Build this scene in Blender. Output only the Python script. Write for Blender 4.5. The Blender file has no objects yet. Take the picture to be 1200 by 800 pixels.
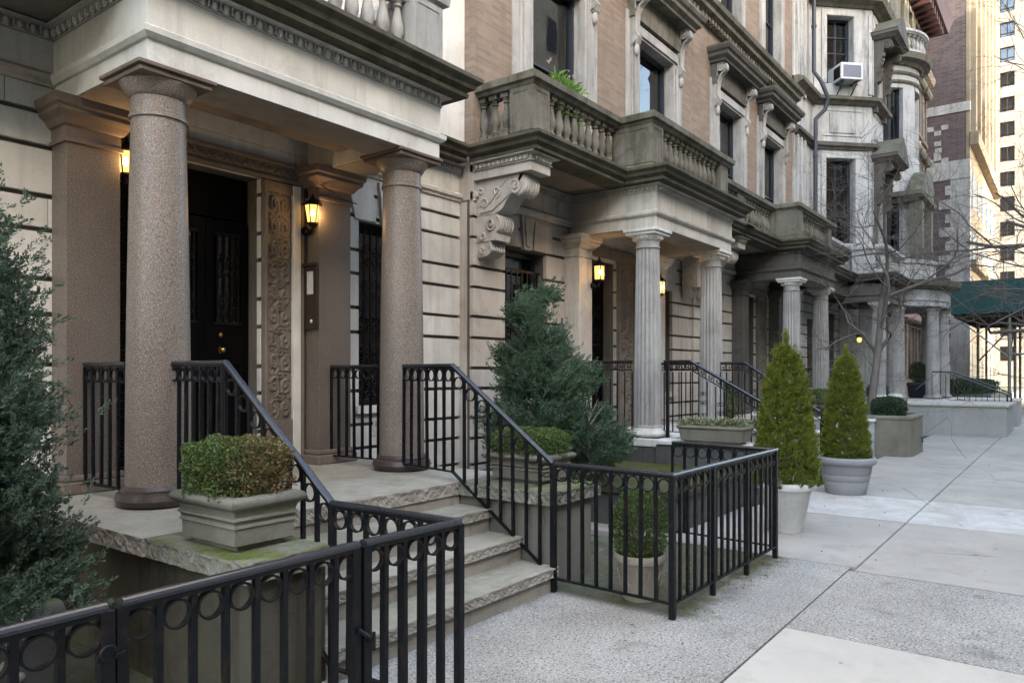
import bpy, math, random
import numpy as np
from mathutils import Vector, Matrix
R = math.radians; PI = math.pi
random.seed(7); np.random.seed(7)
scn = bpy.context.scene; COL = scn.collection
ORG = {}

# ---------------------------------------------------------------- objects
def tag(o, label=None, cat=None, group=None, kind=None):
    if label: o['label'] = label
    if cat: o['category'] = cat
    if group: o['group'] = group
    if kind: o['kind'] = kind
    return o
def thing(name, loc, label, cat, group=None):
    o = bpy.data.objects.new(name, None); COL.objects.link(o)
    o.location = loc; o.empty_display_size = .2; ORG[o.name] = Vector(loc)
    return tag(o, label, cat, group)
def org(o): return ORG.get(o.name, Vector((0, 0, 0))) if o else Vector((0, 0, 0))
def place(name, mesh, parent, loc, rz=0, scale=None):
    o = bpy.data.objects.new(name, mesh); COL.objects.link(o)
    if parent: o.parent = parent
    o.location = Vector(loc) - org(parent); o.rotation_euler = (0, 0, rz)
    if scale: o.scale = scale
    ORG[o.name] = Vector(loc)
    return o
def copy_tree(o, loc=None, rz=None, parent=None, label=None, group=None):
    c = o.copy(); COL.objects.link(c)
    if parent: c.parent = parent
    if loc: c.location = loc
    if rz is not None: c.rotation_euler = (0, 0, rz)
    if label: c['label'] = label
    if group: c['group'] = group
    for ch in list(o.children): copy_tree(ch, parent=c)
    return c

class MB:
    def __init__(s): s.v = []; s.f = []
    def add(s, vs, fs):
        n = len(s.v); s.v += [tuple(p) for p in vs]; s.f += [tuple(i + n for i in f) for f in fs]; return s
    def box(s, x0, x1, y0, y1, z0, z1):
        return s.add([(x0,y0,z0),(x1,y0,z0),(x1,y1,z0),(x0,y1,z0),(x0,y0,z1),(x1,y0,z1),(x1,y1,z1),(x0,y1,z1)],
                     [(0,3,2,1),(4,5,6,7),(0,1,5,4),(1,2,6,5),(2,3,7,6),(3,0,4,7)])
    def obox(s, c, ax, ay, az):   # oriented box, half vectors
        c, ax, ay, az = map(Vector, (c, ax, ay, az)); vs = []
        for k in (-1, 1):
            for i, j in ((-1,-1),(1,-1),(1,1),(-1,1)): vs.append(c + ax*i + ay*j + az*k)
        return s.add(vs, [(0,3,2,1),(4,5,6,7),(0,1,5,4),(1,2,6,5),(2,3,7,6),(3,0,4,7)])
    def lathe(s, prof, cx=0, cy=0, seg=24, flute=None, caps=True, a0=0, a1=2*PI):
        vs, fs = [], []; full = abs(a1-a0-2*PI) < 1e-6; n = seg if full else seg+1
        for (r, z, *fl) in prof:
            for i in range(n):
                a = a0 + (a1-a0)*i/seg; rr = r
                if fl and flute:
                    ph = (a*flute/(2*PI)) % 1.0; q = abs(ph-.5)*2
                    rr = r - fl[0]*math.sqrt(max(0, 1-(q/.86)**2)) if q < .86 else r
                vs.append((cx+rr*math.cos(a), cy+rr*math.sin(a), z))
        for k in range(len(prof)-1):
            for i in range(seg):
                a, b = k*n+i, k*n+(i+1) % n
                fs.append((a, b, b+n, a+n))
        if caps and full:
            fs.append(tuple(reversed(range(n)))); fs.append(tuple((len(prof)-1)*n+i for i in range(n)))
        return s.add(vs, fs)
    def tube(s, pts, r, seg=6, closed=False, caps=True):
        pts = [Vector(p) for p in pts]; n = len(pts); vs, fs = [], []
        rs = r if isinstance(r, (list, tuple)) else [r]*n
        up = None
        for i, p in enumerate(pts):
            a = pts[(i-1) % n] if (closed or i > 0) else p
            b = pts[(i+1) % n] if (closed or i < n-1) else p
            t = (b-a)
            t = t.normalized() if t.length > 1e-9 else Vector((0, 0, 1))
            if up is None:
                up = Vector((0, 0, 1)) if abs(t.z) < .9 else Vector((1, 0, 0))
            u = (up - t*up.dot(t)).normalized(); w = t.cross(u); up = u
            for k in range(seg):
                a_ = 2*PI*k/seg; vs.append(p + (u*math.cos(a_)+w*math.sin(a_))*rs[i])
        m = n if closed else n-1
        for i in range(m):
            for k in range(seg):
                a, b = i*seg+k, i*seg+(k+1) % seg; c, d = ((i+1) % n)*seg+(k+1) % seg, ((i+1) % n)*seg+k
                fs.append((a, b, c, d))
        if caps and not closed:
            fs.append(tuple(reversed(range(seg)))); fs.append(tuple((n-1)*seg+k for k in range(seg)))
        return s.add(vs, fs)
    def sweep(s, path, prof, closed=False):     # path (x,y) or (x,y,z); prof closed loop of (outward, dz)
        P = [Vector((p[0], p[1])) for p in path]; Z = [p[2] if len(p) > 2 else 0 for p in path]
        n = len(P); vs, fs = [], []; m = len(prof)
        for i in range(n):
            d0 = (P[i]-P[i-1]).normalized() if (i > 0 or closed) else None
            d1 = (P[(i+1) % n]-P[i]).normalized() if (i < n-1 or closed) else None
            n0 = Vector((d0.y, -d0.x)) if d0 else None; n1 = Vector((d1.y, -d1.x)) if d1 else None
            if n0 is None: nn = n1
            elif n1 is None: nn = n0
            else:
                nn = (n0+n1)
                nn = nn.normalized() if nn.length > 1e-6 else n0
                nn = nn/max(.3, nn.dot(n0))
            for (o, z) in prof: vs.append((P[i].x+nn.x*o, P[i].y+nn.y*o, Z[i]+z))
        for i in range(n if closed else n-1):
            for k in range(m):
                a, b = i*m+k, i*m+(k+1) % m; j = (i+1) % n
                fs.append((a, b, j*m+(k+1) % m, j*m+k))
        if not closed:
            fs.append(tuple(reversed(range(m)))); fs.append(tuple((n-1)*m+k for k in range(m)))
        return s.add(vs, fs)
    def extr(s, poly, fn0, fn1):                # polygon mapped by two functions to 3D
        n = len(poly)
        return s.add([fn0(*p) for p in poly]+[fn1(*p) for p in poly],
                     [tuple(range(n)), tuple(reversed(range(n, 2*n)))]+[(i, i+n, (i+1) % n+n, (i+1) % n) for i in range(n)])
    def sph(s, c, rx, ry, rz, seg=8, rings=5):
        vs, fs = [], []
        for j in range(rings+1):
            t = PI*j/rings
            for i in range(seg):
                a = 2*PI*i/seg; vs.append((c[0]+rx*math.sin(t)*math.cos(a), c[1]+ry*math.sin(t)*math.sin(a), c[2]+rz*math.cos(t)))
        for j in range(rings):
            for i in range(seg): fs.append((j*seg+i, (j+1)*seg+i, (j+1)*seg+(i+1) % seg, j*seg+(i+1) % seg))
        return s.add(vs, fs)
    def mesh(s, name, mat, smooth=None, at=None):
        me = bpy.data.meshes.new(name); v = s.v
        if at is not None: v = [(p[0]-at[0], p[1]-at[1], p[2]-at[2]) for p in v]
        me.from_pydata(v, [], s.f); me.materials.append(mat)
        import bmesh
        bm = bmesh.new(); bm.from_mesh(me); bmesh.ops.recalc_face_normals(bm, faces=bm.faces); bm.to_mesh(me); bm.free()
        if smooth:
            me.polygons.foreach_set('use_smooth', [True]*len(me.polygons)); me.set_sharp_from_angle(angle=R(smooth))
        return me
    def build(s, name, mat, parent=None, bevel=0, smooth=None):
        o_ = org(parent); me = s.mesh(name, mat, smooth, o_)
        o = bpy.data.objects.new(name, me); COL.objects.link(o)
        if parent: o.parent = parent
        ORG[o.name] = o_.copy()
        if bevel:
            m = o.modifiers.new('b', 'BEVEL'); m.width = bevel; m.segments = 2; m.limit_method = 'ANGLE'; m.angle_limit = R(40)
        return o
def np_mesh(name, V, F4, mat):
    me = bpy.data.meshes.new(name); nv, nf = len(V), len(F4); k = F4.shape[1]
    me.vertices.add(nv); me.vertices.foreach_set('co', V.astype(np.float32).ravel())
    me.loops.add(nf*k); me.loops.foreach_set('vertex_index', F4.astype(np.int32).ravel())
    me.polygons.add(nf); me.polygons.foreach_set('loop_start', np.arange(0, nf*k, k, dtype=np.int32))
    me.update(calc_edges=True); me.materials.append(mat); return me

# ---------------------------------------------------------------- materials
class NT:
    def __init__(s, name):
        s.m = bpy.data.materials.new(name); s.m.use_nodes = True; s.t = s.m.node_tree; s.t.nodes.clear()
        s.out = s.n('ShaderNodeOutputMaterial'); s.b = s.n('ShaderNodeBsdfPrincipled'); s.l(s.b.outputs[0], s.out.inputs[0])
        tc = s.n('ShaderNodeTexCoord'); s.obj = tc.outputs['Object']
        g = s.n('ShaderNodeNewGeometry'); s.pos = g.outputs['Position']; s.nor = g.outputs['Normal']; s.isl = g.outputs['Random Per Island']
    def n(s, t): return s.t.nodes.new(t)
    def l(s, a, b): s.t.links.new(a, b)
    def put(s, sock, v):
        if isinstance(v, (int, float)): sock.default_value = v
        elif isinstance(v, (tuple, list)): sock.default_value = (*v, 1) if len(v) == 3 and len(sock.default_value) == 4 else v
        else: s.l(v, sock)
    def map(s, scale=(1, 1, 1), vec=None, loc=(0, 0, 0), rot=(0, 0, 0)):
        m = s.n('ShaderNodeMapping'); s.l(vec or s.pos, m.inputs[0]); m.inputs[3].default_value = scale; m.inputs[1].default_value = loc; m.inputs[2].default_value = rot
        return m.outputs[0]
    def noise(s, sc, det=4, rough=.55, vec=None, dist=0):
        k = s.n('ShaderNodeTexNoise'); k.inputs['Scale'].default_value = sc; k.inputs['Detail'].default_value = det
        k.inputs['Roughness'].default_value = rough; k.inputs['Distortion'].default_value = dist; s.l(vec or s.pos, k.inputs['Vector']); return k.outputs[0]
    def vor(s, sc, vec=None, out='Distance', feat='F1'):
        k = s.n('ShaderNodeTexVoronoi'); k.feature = feat; k.inputs['Scale'].default_value = sc; s.l(vec or s.pos, k.inputs['Vector']); return k.outputs[out]
    def ramp(s, fac, a, b, c0=(0, 0, 0), c1=(1, 1, 1)):
        k = s.n('ShaderNodeValToRGB'); s.l(fac, k.inputs[0]); e = k.color_ramp.elements
        e[0].position = a; e[1].position = b; e[0].color = (*c0, 1); e[1].color = (*c1, 1); return k.outputs[0]
    def mix(s, f, a, b, mode='MIX'):
        k = s.n('ShaderNodeMix'); k.data_type = 'RGBA'; k.blend_type = mode
        s.put(k.inputs[0], f); s.put(k.inputs[6], a); s.put(k.inputs[7], b); return k.outputs[2]
    def math(s, op, a, b=0, c=0):
        k = s.n('ShaderNodeMath'); k.operation = op; s.put(k.inputs[0], a); s.put(k.inputs[1], b); s.put(k.inputs[2], c); return k.outputs[0]
    def sep(s, v):
        k = s.n('ShaderNodeSeparateXYZ'); s.l(v, k.inputs[0]); return k.outputs
    def bump(s, h, st=.3, d=.01, prev=None):
        k = s.n('ShaderNodeBump'); k.inputs['Strength'].default_value = st; k.inputs['Distance'].default_value = d; s.l(h, k.inputs['Height'])
        if prev: s.l(prev, k.inputs['Normal'])
        return k.outputs[0]
    def fin(s, col, rough=.8, bump=None, metal=0, spec=.10):
        s.put(s.b.inputs['Base Color'], col); s.put(s.b.inputs['Roughness'], rough); s.b.inputs['Metallic'].default_value = metal
        s.b.inputs['Specular IOR Level'].default_value = spec
        if bump: s.l(bump, s.b.inputs['Normal'])
        return s.m

def stone(name, base, dark, blotch=.5, streak=.5, moss=0, mosscol=(.10, .12, .03), rough=.85, bs=.25, soot=0, warm=None):
    t = NT(name)
    c = t.mix(t.ramp(t.noise(1.3, 6, .6), .35, .7), base, tuple(.5*(a+b) for a, b in zip(base, dark)))
    if warm: c = t.mix(t.math('MULTIPLY', t.ramp(t.noise(.7, 3, .5), .45, .7), .8), c, warm)
    c = t.mix(t.math('MULTIPLY', t.math('SUBTRACT', t.isl, .35), .35), c, tuple(.7*a for a in base))
    st = t.ramp(t.noise(1, 7, .65, t.map((7, 7, .55))), .5, .78)
    c = t.mix(t.math('MULTIPLY', st, streak), c, dark)
    bl = t.ramp(t.noise(3.2, 8, .7, dist=.6), .52, .75)
    c = t.mix(t.math('MULTIPLY', bl, blotch), c, dark)
    c = t.mix(.12, c, t.ramp(t.noise(140, 2), .3, .7), 'OVERLAY')
    if soot:
        sv = t.ramp(t.noise(1, 8, .75, t.map((5, 5, .9), loc=(3, 1, 7))), .5, .66)
        c = t.mix(t.math('MULTIPLY', sv, soot), c, (.02, .021, .022))
    if moss:
        nz = t.sep(t.nor)[2]
        up = t.ramp(nz, .2, .75)
        mo = t.ramp(t.noise(3.3, 9, .8), .40, .58)
        f = t.math('MULTIPLY', t.math('MULTIPLY', up, mo), min(1, moss))
        side = t.math('MULTIPLY', t.ramp(t.noise(1.6, 7, .7, t.map((1, 1, .6), loc=(5, 5, 5))), .5, .68), moss*.55)
        c = t.mix(side, c, tuple(.5*a+.5*b for a, b in zip(mosscol, dark)))
        c = t.mix(f, c, t.mix(t.ramp(t.noise(26, 6, .7), .35, .7), mosscol, tuple(a*1.9 for a in mosscol)))
    b = t.bump(t.noise(55, 6, .7), bs, .006)
    b = t.bump(t.noise(9, 5, .6), bs*.6, .02, b)
    return t.fin(c, rough, b)
def granite(name, base, light, dark, rough=.42):
    t = NT(name)
    c = t.mix(t.ramp(t.noise(2.2, 4), .35, .65), base, tuple(a*.8 for a in base))
    c = t.mix(t.ramp(t.noise(125, 3, .65), .48, .64), c, light)
    c = t.mix(t.ramp(t.noise(140, 2, .6, t.map(loc=(7, 3, 2))), .56, .64), c, dark)
    c = t.mix(t.math('MULTIPLY', t.ramp(t.vor(150), .0, .28, (1, 1, 1), (0, 0, 0)), .35), c, light)
    c = t.mix(t.math('MULTIPLY', t.ramp(t.noise(1, 5, .6, t.map((5, 5, .8))), .5, .8), .35), c, tuple(a*.55 for a in base))
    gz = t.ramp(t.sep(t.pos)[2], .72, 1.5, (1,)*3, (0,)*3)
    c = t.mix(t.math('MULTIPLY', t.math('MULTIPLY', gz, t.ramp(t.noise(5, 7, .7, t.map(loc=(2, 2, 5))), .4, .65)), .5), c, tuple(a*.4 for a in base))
    return t.fin(c, rough, t.bump(t.noise(160, 3), .12, .003), spec=.3)
def brickm(name, c1, c2, mort, w=.3, h=.05, mo=.006, var=.5):
    t = NT(name); s_ = t.sep(t.pos); k = t.n('ShaderNodeCombineXYZ')
    t.l(t.math('ADD', s_[0], s_[1]), k.inputs[0]); t.l(s_[2], k.inputs[1])
    b = t.n('ShaderNodeTexBrick'); t.l(k.outputs[0], b.inputs[0]); b.inputs['Scale'].default_value = 1
    b.inputs['Brick Width'].default_value = w; b.inputs['Row Height'].default_value = h; b.inputs['Mortar Size'].default_value = mo
    b.inputs['Mortar Smooth'].default_value = .3; b.inputs['Bias'].default_value = 0
    b.inputs['Color1'].default_value = (*c1, 1); b.inputs['Color2'].default_value = (*c2, 1); b.inputs['Mortar'].default_value = (*mort, 1)
    c = t.mix(t.math('MULTIPLY', t.ramp(t.noise(2.5, 6, .7), .4, .75), var), b.outputs[0], tuple(a*.5 for a in c1))
    c = t.mix(t.math('MULTIPLY', t.ramp(t.noise(1, 6, .6, t.map((6, 6, .4))), .5, .8), .4), c, tuple(a*.45 for a in c1))
    return t.fin(c, .9, t.bump(b.outputs[1], -.5, .006, t.bump(t.noise(70, 4), .2, .005)))
def plain(name, col, rough=.5, metal=0, nz=.15, sc=20, b=.1, spec=.3):
    t = NT(name)
    c = t.mix(t.math('MULTIPLY', t.ramp(t.noise(sc, 5, .6), .35, .75), nz*3), col, tuple(a*.55 for a in col))
    return t.fin(c, rough, t.bump(t.noise(sc*5, 4), b, .003), metal, spec)
def leafm(name, cols, tr=.25, rough=.55, patch=2.5):
    t = NT(name)
    c = t.mix(t.ramp(t.noise(patch, 3, .6), .38, .62), cols[0], cols[1])
    c = t.mix(t.math('MULTIPLY', t.isl, .75), c, cols[2])
    if len(cols) > 3: c = t.mix(t.math('GREATER_THAN', t.isl, .90), c, cols[3])
    t.put(t.b.inputs['Base Color'], c); t.b.inputs['Roughness'].default_value = rough; t.b.inputs['Specular IOR Level'].default_value = .2
    d = t.n('ShaderNodeBsdfTranslucent'); t.l(c, d.inputs[0]); m = t.n('ShaderNodeMixShader'); m.inputs[0].default_value = tr
    t.l(t.b.outputs[0], m.inputs[1]); t.l(d.outputs[0], m.inputs[2]); t.l(m.outputs[0], t.out.inputs[0]); return t.m

def pave(name, base, dark, salt=0):
    t = NT(name)
    c = t.mix(t.ramp(t.noise(.7, 7, .65, dist=.5), .38, .68), base, tuple(.45*a+.55*b for a, b in zip(base, dark)))
    c = t.mix(t.math('MULTIPLY', t.ramp(t.noise(2.7, 9, .72, t.map(loc=(2, 7, 1))), .50, .70), .7), c, dark)
    if salt:
        c = t.mix(t.math('MULTIPLY', t.ramp(t.noise(1.6, 9, .75, t.map((1, 1.6, 1), loc=(8, 1, 3)), dist=.8), .42, .62), salt), c, (.72, .72, .71))
    gum = t.math('MULTIPLY', t.math('LESS_THAN', t.vor(2.1, t.map(loc=(.3, .6, 0))), .045), .6)
    c = t.mix(gum, c, (.10, .095, .09))
    cr = t.math('MULTIPLY', t.math('LESS_THAN', t.vor(.42, t.map(loc=(3.3, .6, 0), vec=None), 'Distance', 'DISTANCE_TO_EDGE'), .0013), t.ramp(t.noise(.9, 3), .54, .60))
    c = t.mix(cr, c, (.07, .065, .06))
    c = t.mix(.10, c, t.ramp(t.noise(170, 3), .3, .7), 'OVERLAY')
    return t.fin(c, .9, t.bump(t.noise(120, 5, .7), .35, .004, t.bump(t.noise(6, 5, .6), .2, .02)))

M = {}
M['lime'] = stone('limestone', (.58, .535, .46), (.20, .18, .155), .4, .55, bs=.18, warm=(.46, .38, .30))
M['limepale'] = stone('pale_limestone', (.70, .665, .60), (.25, .23, .20), .4, .55, bs=.2)
M['limedirty'] = stone('weathered_limestone', (.20, .18, .145), (.036, .033, .024), .9, .9, moss=1.1, mosscol=(.05, .055, .022), bs=.45)
M['limegreen'] = stone('mossy_cornice', (.115, .103, .077), (.028, .026, .018), .85, .7, moss=1.0, mosscol=(.042, .05, .018), bs=.45)
M['pink'] = stone('pinkish_limestone', (.60, .545, .475), (.18, .155, .13), .5, .6, bs=.2, warm=(.42, .34, .27))
M['brown'] = stone('brown_sandstone', (.19, .145, .115), (.075, .055, .042), .5, .5, bs=.3)
M['white'] = stone('white_limestone', (.50, .485, .46), (.20, .19, .18), .5, .6, soot=.5, bs=.25)
M['greywhite'] = stone('grey_white_trim', (.42, .40, .37), (.13, .12, .11), .5, .8, soot=.3, bs=.2)
M['flute'] = stone('grey_column_stone', (.40, .375, .345), (.16, .145, .13), .5, .7, soot=.12, bs=.2)
M['soot'] = stone('sooty_stone', (.13, .115, .10), (.032, .029, .027), .6, .7, moss=.2, bs=.4)
M['soffit'] = stone('shaded_soffit', (.27, .235, .195), (.10, .085, .068), .6, .3)  # soffit stone coloured dark to deepen the shade under beams
M['joint'] = stone('groove_shade', (.15, .13, .105), (.05, .042, .035), .6, .5)  # backs of the wall grooves coloured dark to deepen their shade
M['carve'] = stone('carved_stone', (.21, .175, .14), (.06, .048, .038), .5, .3, bs=.25)  # darkened to put porch shade into the colour; ceilings take it too
M['granite'] = granite('pink_granite', (.185, .142, .112), (.33, .275, .225), (.06, .048, .04))
M['granitep'] = granite('shaded_granite', (.13, .10, .08), (.235, .195, .16), (.045, .036, .03))  # darker copy of the column granite, painting porch shade on pilasters
M['granitedk'] = granite('dark_granite', (.06, .042, .036), (.13, .10, .085), (.02, .016, .015), .35)
M['step'] = stone('step_stone', (.38, .335, .275), (.105, .09, .072), .6, .4, moss=.22, bs=.5)
M['edge'] = stone('chipped_edge', (.30, .275, .235), (.07, .062, .045), .8, .5, moss=.5, bs=1.0)
M['moss'] = stone('mossy_coping', (.26, .245, .20), (.11, .095, .07), .5, .4, moss=1.7, mosscol=(.070, .078, .018), bs=.6)
M['cheek'] = stone('stained_cheek_stone', (.082, .073, .053), (.028, .022, .013), .7, .95, moss=1.3, mosscol=(.05, .056, .014), bs=.4)
M['area'] = stone('wet_dark_stone', (.11, .105, .10), (.035, .033, .032), .7, .7, moss=.5, rough=.5, bs=.4)
M['planter'] = stone('planter_concrete', (.215, .195, .155), (.085, .075, .055), .5, .5, moss=.3, mosscol=(.09, .085, .035), bs=.35)
M['whitepot'] = stone('white_pot', (.64, .62, .57), (.33, .30, .25), .45, .4, bs=.3)
M['greypot'] = stone('grey_pot', (.30, .29, .295), (.19, .185, .19), .3, .3, bs=.15, rough=.6)
M['tanpot'] = stone('tan_pot', (.42, .36, .28), (.14, .11, .08), .4, .4, moss=.2, bs=.3)
M['wallwhite'] = stone('painted_stoop', (.38, .365, .345), (.22, .205, .19), .3, .4, bs=.3)
M['conc'] = pave('sidewalk_concrete', (.40, .36, .31), (.26, .23, .195))
M['concpale'] = pave('pale_concrete', (.50, .45, .38), (.35, .31, .26))
M['salt'] = pave('salted_concrete', (.46, .42, .37), (.32, .29, .25), .3)
t = NT('exposed_aggregate')
c = t.mix(t.ramp(t.noise(1.1, 5, .6), .35, .65), (.41, .37, .315), (.29, .26, .22))
c = t.mix(t.math('MULTIPLY', t.ramp(t.noise(62, 4, .7), .52, .60), .85), c, (.09, .082, .075))
c = t.mix(t.math('MULTIPLY', t.ramp(t.noise(75, 3, .65, t.map(loc=(4, 4, 4))), .55, .63), .75), c, (.58, .56, .52))
c = t.mix(t.math('MULTIPLY', t.ramp(t.noise(.9, 7, .7, t.map(loc=(4, 1, 4))), .45, .66), .35), c, (.25, .22, .18))
c = t.mix(t.math('MULTIPLY', t.ramp(t.noise(2.6, 7, .7, t.map(loc=(1.3, 2, 0))), .56, .68), .5), c, (.12, .115, .10))
px_, py_, _ = t.sep(t.pos)
e = t.math('ADD', py_, t.math('MULTIPLY', t.math('SUBTRACT', t.noise(2.6, 8, .75, t.map(loc=(5, 3, 0))), .5), 1.1))
mk = t.math('MULTIPLY', t.ramp(t.math('MULTIPLY', t.math('SUBTRACT', e, 1.80), 2.2), .1, .8), t.ramp(t.math('SUBTRACT', px_, 4.5), .0, .12))
mg = t.mix(t.ramp(t.noise(9, 7, .75), .42, .6), (.10, .088, .062), (.052, .064, .018))
c = t.mix(t.math('MULTIPLY', mk, .9), c, mg)
M['agg'] = t.fin(c, .92, t.bump(t.noise(80, 5, .7), .8, .007))
t = NT('mossy_ground')
c = t.mix(t.ramp(t.noise(3.5, 8, .7), .42, .6), (.10, .092, .068), (.06, .075, .022))
c = t.mix(t.ramp(t.noise(1.6, 6, .7, t.map(loc=(4, 9, 2))), .5, .65), c, (.20, .19, .165))
M['mossground'] = t.fin(c, .95, t.bump(t.noise(40, 6, .7), .9, .02))
t = NT('asphalt')
M['asph'] = t.fin(t.mix(t.noise(120, 3), (.035, .035, .037), (.08, .08, .08)), .9, t.bump(t.noise(90, 3), .5, .01))
M['brick'] = brickm('roman_brick', (.28, .21, .16), (.205, .152, .115), (.24, .20, .165), .30, .052, .007)
M['dkbrick'] = brickm('dark_brick', (.125, .088, .080), (.075, .056, .055), (.13, .12, .12), .42, .12, .012)
M['salmon'] = brickm('salmon_brick', (.46, .27, .20), (.42, .25, .19), (.42, .31, .25), .3, .07, .006, .25)
M['oppbrick'] = brickm('street_brick', (.27, .17, .12), (.23, .15, .11), (.25, .2, .17), .25, .075, .01)
M['tan'] = stone('tan_stone', (.26, .21, .145), (.15, .115, .08), .5, .5)
M['tower'] = stone('white_tower', (.25, .225, .19), (.19, .17, .145), .5, .4)
t = NT('iron_paint')
c = t.mix(t.ramp(t.noise(14, 8, .75), .53, .63), (.0036, .004, .0056), (.020, .012, .008))
M['iron'] = t.fin(c, t.ramp(t.noise(25, 5, .6), .3, .7, (.32,)*3, (.6,)*3), t.bump(t.noise(60, 5), .25, .004), spec=.22)
M['railtop'] = plain('handrail_sky_sheen', (.022, .023, .028), .25, .0, .2, 9, .1, .6)  # base lightened and blued to paint the sky's sheen on handrail tops
M['black'] = plain('black_lacquer', (.0022, .002, .002), .4, 0, 0, 20, .1, .12)
M['navy'] = plain('navy_frame_paint', (.02, .024, .035), .4)
M['brass'] = plain('brass', (.55, .36, .12), .25, 1)
M['alum'] = plain('white_enamel', (.60, .61, .63), .4)
M['grille'] = plain('grey_grille', (.16, .17, .20), .5)
M['bronze'] = plain('brown_bronze', (.05, .032, .025), .4, .4)
M['paper'] = plain('paper_card', (.55, .53, .50), .7)
M['pinkpaper'] = plain('pink_print', (.50, .20, .20), .7)
M['room'] = plain('dark_room', (.05, .045, .04), .9)
M['blind'] = plain('window_blind', (.75, .78, .76), .8, 0, .05)
M['soil'] = plain('soil', (.02, .014, .01), 1, 0, .3, 30, .8)
M['bluepot'] = plain('navy_box_planter', (.012, .016, .028), .4)
M['canopy'] = plain('green_shed_panel', (.010, .055, .052), .7, 0, .2, 3)
M['wood'] = plain('shed_plank', (.055, .04, .032), .85)
M['steel'] = plain('scaffold_steel', (.22, .215, .20), .45, .5)
M['cornred'] = plain('oxblood_cornice', (.075, .03, .026), .7, 0, .25, 4)
M['pipe'] = plain('downpipe_metal', (.06, .065, .075), .5, .3)
M['bark'] = stone('bark', (.17, .15, .13), (.07, .058, .05), .6, .6, bs=1.0)
M['twig'] = stone('twig_bark', (.125, .105, .092), (.06, .048, .04), .4, .2, bs=.4)
M['flower'] = leafm('pale_petals', ((.5, .42, .40), (.6, .55, .48), (.35, .16, .18)), .2)
M['juniper'] = leafm('juniper_leaf', ((.10, .145, .088), (.055, .090, .054), (.16, .21, .145), (.12, .10, .065)), .15, .6, 3.5)
M['juniper2'] = leafm('deep_juniper_leaf', ((.075, .122, .068), (.042, .074, .040), (.125, .175, .105)), .15, .6, 3.5)
M['thuja'] = leafm('thuja_leaf', ((.18, .21, .028), (.10, .135, .02), (.22, .26, .045), (.15, .10, .03)), .25, .5, 14)
M['box'] = leafm('box_leaf', ((.075, .12, .03), (.05, .085, .024), (.13, .16, .045)), .2, .4, 5)
M['boxbronze'] = leafm('bronzed_box_leaf', ((.17, .105, .045), (.12, .10, .035), (.21, .16, .07), (.14, .07, .035)), .2, .4, 5)
M['ivy'] = leafm('variegated_leaf', ((.16, .18, .08), (.10, .13, .05), (.38, .38, .24)), .2, .4, 8)
M['darkleaf'] = leafm('dark_hedge_leaf', ((.035, .06, .03), (.02, .038, .018), (.06, .09, .045)), .15, .4, 5)
M['fern'] = leafm('balcony_leaf', ((.12, .24, .04), (.16, .28, .05), (.2, .34, .07)), .35, .4, 5)
# window glass: part mirror, part see-through
t = NT('window_glass'); tr = t.n('ShaderNodeBsdfTransparent'); tr.inputs[0].default_value = (.90, .92, .93, 1)
gl = t.n('ShaderNodeBsdfGlossy'); gl.inputs['Roughness'].default_value = .02
fr = t.n('ShaderNodeFresnel'); fr.inputs[0].default_value = 1.9; mx = t.n('ShaderNodeMixShader')
t.l(fr.outputs[0], mx.inputs[0]); t.l(tr.outputs[0], mx.inputs[1]); t.l(gl.outputs[0], mx.inputs[2]); t.l(mx.outputs[0], t.out.inputs[0])
t.l(t.bump(t.noise(1.2, 2), .05, .02), gl.inputs['Normal']); M['glass'] = t.m
t = NT('lantern_glow'); e = t.n('ShaderNodeEmission'); e.inputs[0].default_value = (1, .52, .13, 1); e.inputs[1].default_value = .22
t.l(e.outputs[0], t.out.inputs[0]); M['glow'] = t.m
t = NT('bulb_glow'); e = t.n('ShaderNodeEmission'); e.inputs[0].default_value = (1, .78, .42, 1); e.inputs[1].default_value = 1.5
t.l(e.outputs[0], t.out.inputs[0]); M['bulb'] = t.m

# ---------------------------------------------------------------- world, sun, camera
SUN_EL = R(24); sd = Vector((-.30, -1, 0)).normalized()
w = bpy.data.worlds.new('World'); scn.world = w; w.use_nodes = True; wt = w.node_tree; wt.nodes.clear()
bg = wt.nodes.new('ShaderNodeBackground'); wo = wt.nodes.new('ShaderNodeOutputWorld'); sk = wt.nodes.new('ShaderNodeTexSky')
sk.sky_type = 'NISHITA'; sk.sun_disc = False; sk.sun_elevation = SUN_EL; sk.sun_rotation = math.atan2(sd.x, sd.y); sk.air_density = 1.0; sk.dust_density = 2.0; sk.ozone_density = 1.0
wm = wt.nodes.new('ShaderNodeMix'); wm.data_type = 'RGBA'; wm.blend_type = 'MULTIPLY'; wm.inputs[0].default_value = 1; wm.inputs[7].default_value = (1.07, 1.0, .88, 1)
wt.links.new(sk.outputs[0], wm.inputs[6]); wt.links.new(wm.outputs[2], bg.inputs[0]); bg.inputs[1].default_value = .15; wt.links.new(bg.outputs[0], wo.inputs[0])
L = bpy.data.lights.new('sun', 'SUN'); L.energy = 2.0; L.angle = R(.5); L.color = (1, .90, .76)
so = bpy.data.objects.new('sun', L); COL.objects.link(so); so.location = (0, -30, 40)
tosun = Vector((sd.x*math.cos(SUN_EL), sd.y*math.cos(SUN_EL), math.sin(SUN_EL)))
so.rotation_euler = tosun.to_track_quat('Z', 'Y').to_euler()
cam = bpy.data.cameras.new('camera'); co = bpy.data.objects.new('camera', cam); COL.objects.link(co); scn.camera = co
co.location = (0, 0, 1.6); co.rotation_euler = (R(90), 0, math.atan2(.6, .8)-R(90))
cam.sensor_width = 36; cam.lens = 875/1200*36; cam.shift_y = 37/1200; cam.clip_end = 2000; cam.clip_start = .05
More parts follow.
